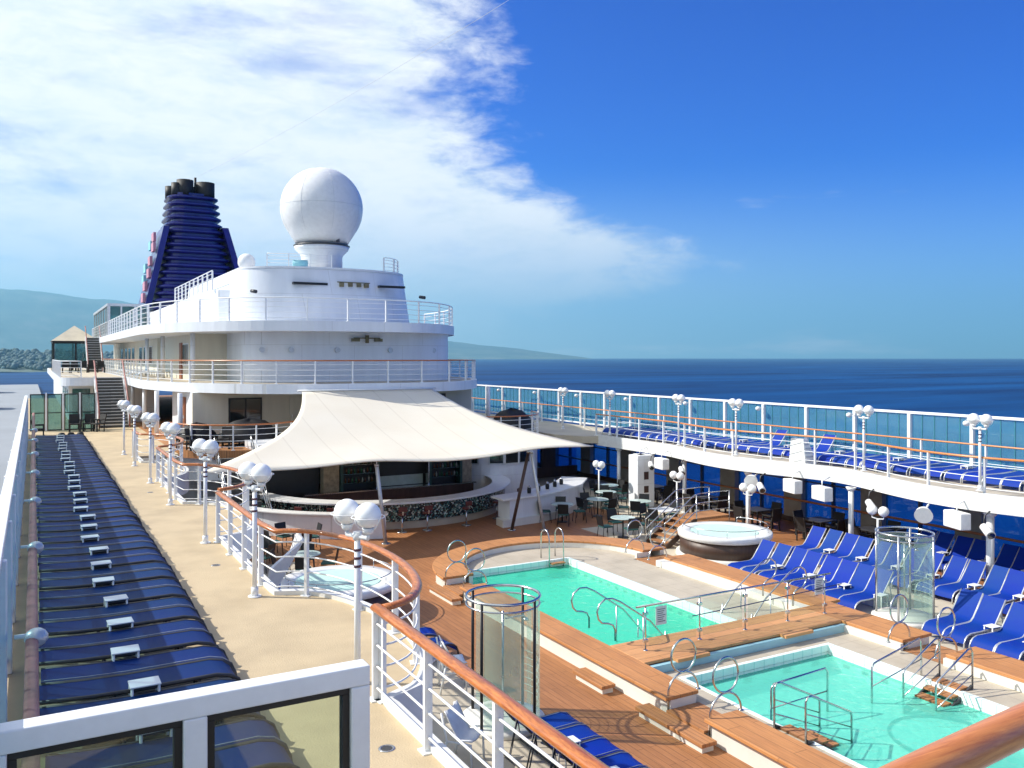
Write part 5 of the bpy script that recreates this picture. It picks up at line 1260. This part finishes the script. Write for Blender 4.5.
for i, (x, y, a, z) in enumerate(((7.2, 16.9, 30, 0), (7.6, 16.2, 70, 0), (6.2, 15.3, 10, 0), (7.2, 16.9, 36, .14), (7.6, 16.2, 76, .14), (6.9, 17.7, -20, 0), (6.4, 13.2, 40, 0))):
    put(s, (x, y, ZP + .009 + z), R(a), 'white plastic chair, %s from the left below the nearest balcony' % ordn(i + 1), 'white plastic chairs below the nearest balcony')
def life_boatish(x, y, l, a=0):
    t = thing('padded_sofa', l, 'sofa', (x, y, ZP), 'blue and white covered seats below the port walkway')
    obj('cushion', MB().obox(x, y, ZP + .3, ZP + .55, 1.4, .8, a), M['sling_dark'], t, bevel=.06)
    obj('shell', MB().obox(x, y, ZP + .01, ZP + .299, 1.5, .9, a), M['white_plastic'], t, bevel=.05)
    obj('back', MB().obox(x - .6 * math.cos(a), y - .6 * math.sin(a), ZP + .551, ZP + .95, .2, .85, a), M['aqua_fabric'], t, bevel=.05)
for (x, y, l, a) in ((5.0, 22.8, 'blue covered seat nearest below the second bay', .3), (5.3, 24.6, 'blue covered seat behind the folded screen', .1), (4.9, 26.3, 'farthest blue covered seat below the walkway', -.2), (5.6, 19.0, 'blue covered seat left of the port hot tub', .5)):
    life_boatish(x, y, l, a)

# towels on a starboard lounger
tag(obj('towel', MB().sheet([[(19.75 + .12 * i, 11.2 + .08 * j, ZP + .40 + .02 * math.sin(i * 1.3 + j)) for i in range(4)] for j in range(5)], True), M['towel'], solid=.02), 'folded pale towel on a lounger at the right edge', 'towel')

# aerial wire
aw = thing('aerial_wire', 'thin wire rising from the funnel towards the top of the sky', 'wire', (13.6, 90, 21))
A, B = Vector((13.5, 90, 21.5)), Vector((18.2, 35.7, 21.0)); Dv = (B - A)
obj('wire', MB().tube([tuple(A + Dv * k * .2 - Vector((0, 0, 1.2 * math.sin(PI * min(1, k / 9))))) for k in range(10)], .008, 5), M['sign_plate'], aw)

# ------------------------------------------------------------------ sea, hills
bpy.context.view_layer.update()
struct('sea', MB().slab(arc(0, 0, 20000, 20000, 0, 360, 96)[:-1], ZSEA - 4, ZSEA), M['sea'])
def pol(az, d): a = R(az); return d * math.sin(a), d * math.cos(a)
rows = []
import mathutils
nz = mathutils.noise
for j in range(40):
    d = 13500 + 6000 * j / 39; row = []
    for i in range(150):
        az = -45 + 80.5 * i / 149
        el_top = max(0, (34.6 - az) / 35.5 * 70 / 860)           # visible slope of the ridge
        if az < -1: el_top = 70 / 860 + (-1 - az) * .0012
        f = j / 39; prof = math.sin(min(1, f / .75) * PI / 2) if f < .75 else 1 - (f - .75) * 1.5
        x, y = pol(az, d); 
        top = el_top * 18000 / math.cos(R(az - 29)) ** .0
        nn = nz.fractal(Vector((x / 1800, y / 1800, 0)), .9, 2.1, 6)
        h = top * .86 * prof * (1 + .10 * nn) + 14 * nn
        z = ZSEA - 12 + max(0, h) + (20 * min(1, top / 40) if f > 0 else 0)
        row.append((x, y, z))
    rows.append(row)
struct('hills', MB().sheet(rows, True), M['hill'])
# low wooded coast on the left
t = MB(); random.seed(3)
def clump(m, x, y, z, r):
    for q in range(5):
        m.ball((x + random.uniform(-.5, .5) * r, y + random.uniform(-.5, .5) * r, z + random.uniform(.1, .7) * r), r * random.uniform(.35, .6), 8, .8)
for k in range(1100):
    f = random.random(); az = random.uniform(-9, 6.5); d = 2350 + 900 * f; x, y = pol(az, d); clump(t, x, y, ZSEA + 4 + 44 * f * (1 - .05 * abs(az)) + random.uniform(0, 6), random.uniform(8, 15))
struct('wooded_shore', t, M['tree_far'], kind='stuff')
rows = []
for j in range(6):
    rows.append([(*pol(-12 + 1.3 * i, 2250 + 220 * j + 20 * math.sin(i * 2.1 + j)), ZSEA - 1 + 10 * j + 3 * math.sin(i + j)) for i in range(16)])
rows.append([(*pol(-12 + 1.3 * i, 3700), ZSEA - 1) for i in range(16)])
struct('shore', MB().sheet(rows, True), M['hill'])
# harbour quay beyond the port side
struct('quay', MB().slab([(-900, 190), (-3, 190), (6, 700), (4, 1150), (-900, 1150)], ZSEA - 1, ZSEA + 3), M['concrete'])
def shed(x, y, lx, ly, h, label):
    t = thing('harbour_shed', label, 'shed', (x, y, ZSEA + 3), 'pale sheds on the quay'); z = ZSEA + 3
    obj('wall', MB().box(x - lx / 2, x + lx / 2, y - ly / 2, y + ly / 2, z, z + h), M['beige_panel'], t)
    obj('roof', MB().add([(x - lx / 2 - .5, y - ly / 2 - .5, z + h), (x + lx / 2 + .5, y - ly / 2 - .5, z + h), (x + lx / 2 + .5, y + ly / 2 + .5, z + h), (x - lx / 2 - .5, y + ly / 2 + .5, z + h), (x - lx / 2 - .5, y, z + h * 1.35), (x + lx / 2 + .5, y, z + h * 1.35)], [(0, 1, 5, 4), (2, 3, 4, 5), (1, 2, 5), (3, 0, 4), (3, 2, 1, 0)]), M['white_far'], t)
    for k in range(3): obj('door', MB().box(x - lx * .35 + lx * .28 * k, x - lx * .35 + lx * .28 * k + lx * .16, y - ly / 2 - .2, y - ly / 2 - .01, z, z + h * .7), M['sign_plate'], t)
shed(-44, 620, 46, 26, 8, 'long pale shed nearest on the quay off the port side')
shed(-58, 900, 60, 30, 10, 'pale shed farther along the quay near the wooded shore')
hz = MB().box(-20600, 20600, -20600, 20600, ZSEA - 30, 1340)
struct('haze', hz, M['haze'], kind='stuff')

# ------------------------------------------------------------------ world
SUN = Vector((-.65, .44, .62)).normalized()
elev = math.asin(SUN.z); azs = math.atan2(SUN.x, SUN.y)
w = bpy.data.worlds.new('World'); sc.world = w; w.use_nodes = True; nt = w.node_tree; nt.nodes.clear(); n = N(nt)
out = n('OutputWorld'); bg = n('Background'); sky = n('TexSky', sky_type='NISHITA')
sky.sun_disc = False; sky.sun_elevation = elev; sky.sun_rotation = azs; sky.altitude = 0; sky.air_density = 1.0; sky.dust_density = .25; sky.ozone_density = 2.5
bg.inputs['Strength'].default_value = .095
hs0 = n('HueSaturation'); n.val(hs0, Hue=.505, Saturation=1.4, Value=1.0); n.L(sky.outputs[0], hs0.inputs['Color'])
hs = n('MixRGB', blend_type='MULTIPLY'); hs.inputs[0].default_value = 1; hs.inputs[2].default_value = (.01, .44, 1.08, 1); gm = n('Gamma'); gm.inputs[1].default_value = 1.15; n.L(hs0.outputs[0], gm.inputs[0]); n.L(gm.outputs[0], hs.inputs[1])
tc = n('TexCoord'); sp = n('SeparateXYZ'); n.L(tc.outputs['Generated'], sp.inputs[0])
def math_(op, a, b=None, c=None, clamp=False):
    m = n('Math', operation=op, use_clamp=clamp)
    for i, v in enumerate((a, b, c)):
        if v is None: continue
        if hasattr(v, 'links'): n.L(v, m.inputs[i])
        else: m.inputs[i].default_value = v
    return m.outputs[0]
az = math_('MULTIPLY', math_('ARCTAN2', sp.outputs[0], sp.outputs[1]), 180 / PI)
el = math_('MULTIPLY', math_('ARCSINE', sp.outputs[2]), 180 / PI)
cu = n('FloatCurve'); c = cu.mapping.curves[0]
# x = elevation/30 , y = (edge azimuth+10)/60
pts = [(0, .62), (3.0 / 30, .70), (4.4 / 30, .79), (6.4 / 30, .83), (9 / 30, .755), (11.3 / 30, .665), (13 / 30, .628), (17 / 30, .63), (22 / 30, .62), (1, .58)]
for i, p in enumerate(pts):
    if i < 2: c.points[i].location = p
    else: c.points.new(*p)
cu.mapping.update()
n.L(math_('DIVIDE', el, 30, clamp=True), cu.inputs['Value'])
edge = math_('SUBTRACT', math_('MULTIPLY', cu.outputs[0], 60), 10)
mp = n('Mapping'); mp.inputs['Scale'].default_value = (1, 1, 2.6); n.L(tc.outputs['Generated'], mp.inputs['Vector'])
n1 = n('TexNoise'); n.val(n1, Scale=5.0, Detail=9.0, Roughness=.62, Distortion=.25); n.L(mp.outputs[0], n1.inputs['Vector'])
n2 = n('TexNoise'); n.val(n2, Scale=17.0, Detail=7.0, Roughness=.62, Distortion=.3); n.L(mp.outputs[0], n2.inputs['Vector'])
n3 = n('TexNoise'); n.val(n3, Scale=3.0, Detail=6.0, Roughness=.55); mp2 = n('Mapping'); mp2.inputs['Scale'].default_value = (1, 1, 6); mp2.inputs['Location'].default_value = (3.1, 1.7, .4); n.L(tc.outputs['Generated'], mp2.inputs['Vector']); n.L(mp2.outputs[0], n3.inputs['Vector'])
wob = math_('ADD', math_('MULTIPLY', math_('SUBTRACT', n1.outputs['Fac'], .5), 11), math_('MULTIPLY', math_('SUBTRACT', n2.outputs['Fac'], .5), 11))
dist = math_('ADD', math_('SUBTRACT', edge, az), wob)
mr = n('MapRange', interpolation_type='SMOOTHSTEP'); n.val(mr, From_Min=-2.4, From_Max=5.0); n.L(dist, mr.inputs['Value'])
cov = n('MapRange', interpolation_type='SMOOTHSTEP'); n.val(cov, From_Min=.34, From_Max=.50, To_Min=.55, To_Max=1.0)
n.L(math_('ADD', math_('MULTIPLY', n1.outputs['Fac'], .6), math_('MULTIPLY', n3.outputs['Fac'], .4)), cov.inputs['Value'])
low = n('MapRange', interpolation_type='SMOOTHSTEP'); n.val(low, From_Min=.0, From_Max=11.0, To_Min=.12, To_Max=1.0); n.L(el, low.inputs['Value'])
mask = math_('MULTIPLY', math_('MULTIPLY', mr.outputs[0], cov.outputs[0]), math_('MULTIPLY', low.outputs[0], .92), clamp=True)
# stray wisps to the right
ws = n('MapRange', interpolation_type='SMOOTHSTEP'); n.val(ws, From_Min=.63, From_Max=.75, To_Max=.5); n.L(n3.outputs['Fac'], ws.inputs['Value'])
eb = n('MapRange', interpolation_type='SMOOTHSTEP'); n.val(eb, From_Min=16.0, From_Max=8.0); n.L(el, eb.inputs['Value'])
mask = math_('MAXIMUM', mask, math_('MULTIPLY', ws.outputs[0], eb.outputs[0]))
cc = n('MixRGB'); cc.inputs[1].default_value = (7.3, 8.1, 8.4, 1); cc.inputs[2].default_value = (9.6, 9.7, 9.5, 1); ct = n('MapRange', interpolation_type='SMOOTHSTEP'); n.val(ct, From_Min=.32, From_Max=.6); n.L(math_('ADD', math_('MULTIPLY', n2.outputs['Fac'], .55), math_('MULTIPLY', n3.outputs['Fac'], .45)), ct.inputs['Value']); n.L(ct.outputs[0], cc.inputs[0])
# pale veil of haze low in the sky, thicker towards the sun side
vz = n('MapRange', interpolation_type='SMOOTHSTEP'); n.val(vz, From_Min=13.0, From_Max=1.0, To_Max=1.0); n.L(el, vz.inputs['Value'])
va = n('MapRange', interpolation_type='SMOOTHSTEP'); n.val(va, From_Min=62.0, From_Max=8.0, To_Min=.30, To_Max=.88); n.L(az, va.inputs['Value'])
veil = n('MixRGB'); veil.inputs[2].default_value = (6.0, 7.4, 8.0, 1); n.L(math_('MULTIPLY', vz.outputs[0], va.outputs[0]), veil.inputs[0]); n.L(hs.outputs[0], veil.inputs[1])
mx = n('MixRGB'); n.L(mask, mx.inputs[0]); n.L(veil.outputs[0], mx.inputs[1]); n.L(cc.outputs[0], mx.inputs[2])
n.L(mx.outputs[0], bg.inputs['Color']); n.L(bg.outputs[0], out.inputs['Surface'])
try: w.cycles.sampling_method = 'MANUAL'; w.cycles.sample_map_resolution = 512
except Exception: pass

ld = bpy.data.lights.new('sun_light', 'SUN'); ld.energy = 4.7; ld.angle = R(.5); ld.color = (1, .95, .86)
lo_ = bpy.data.objects.new('sun_light', ld); C.objects.link(lo_); lo_.rotation_euler = SUN.to_track_quat('Z', 'Y').to_euler(); lo_.location = (-20, 20, 40)

# ------------------------------------------------------------------ camera
cd = bpy.data.cameras.new('camera'); cam = bpy.data.objects.new('camera', cd); C.objects.link(cam)
cam.location = (0, 0, 4.0); cd.sensor_width = 36; cd.lens = 860 / 1024 * 36
cam.rotation_euler = (R(90), 0, -math.atan(478 / 860)); cd.shift_y = -(384 - 357) / 1024
cd.clip_end = 60000; cd.clip_start = .05; sc.camera = cam
sc.view_settings.view_transform = 'Standard'; sc.view_settings.look = 'None'; sc.view_settings.exposure = .42; sc.view_settings.gamma = 1
cy = sc.cycles
cy.max_bounces = 8; cy.transparent_max_bounces = 16; cy.diffuse_bounces = 3; cy.glossy_bounces = 3; cy.volume_bounces = 0; cy.caustics_reflective = False; cy.caustics_refractive = False
cy.use_denoising = True; cy.sample_clamp_indirect = 6
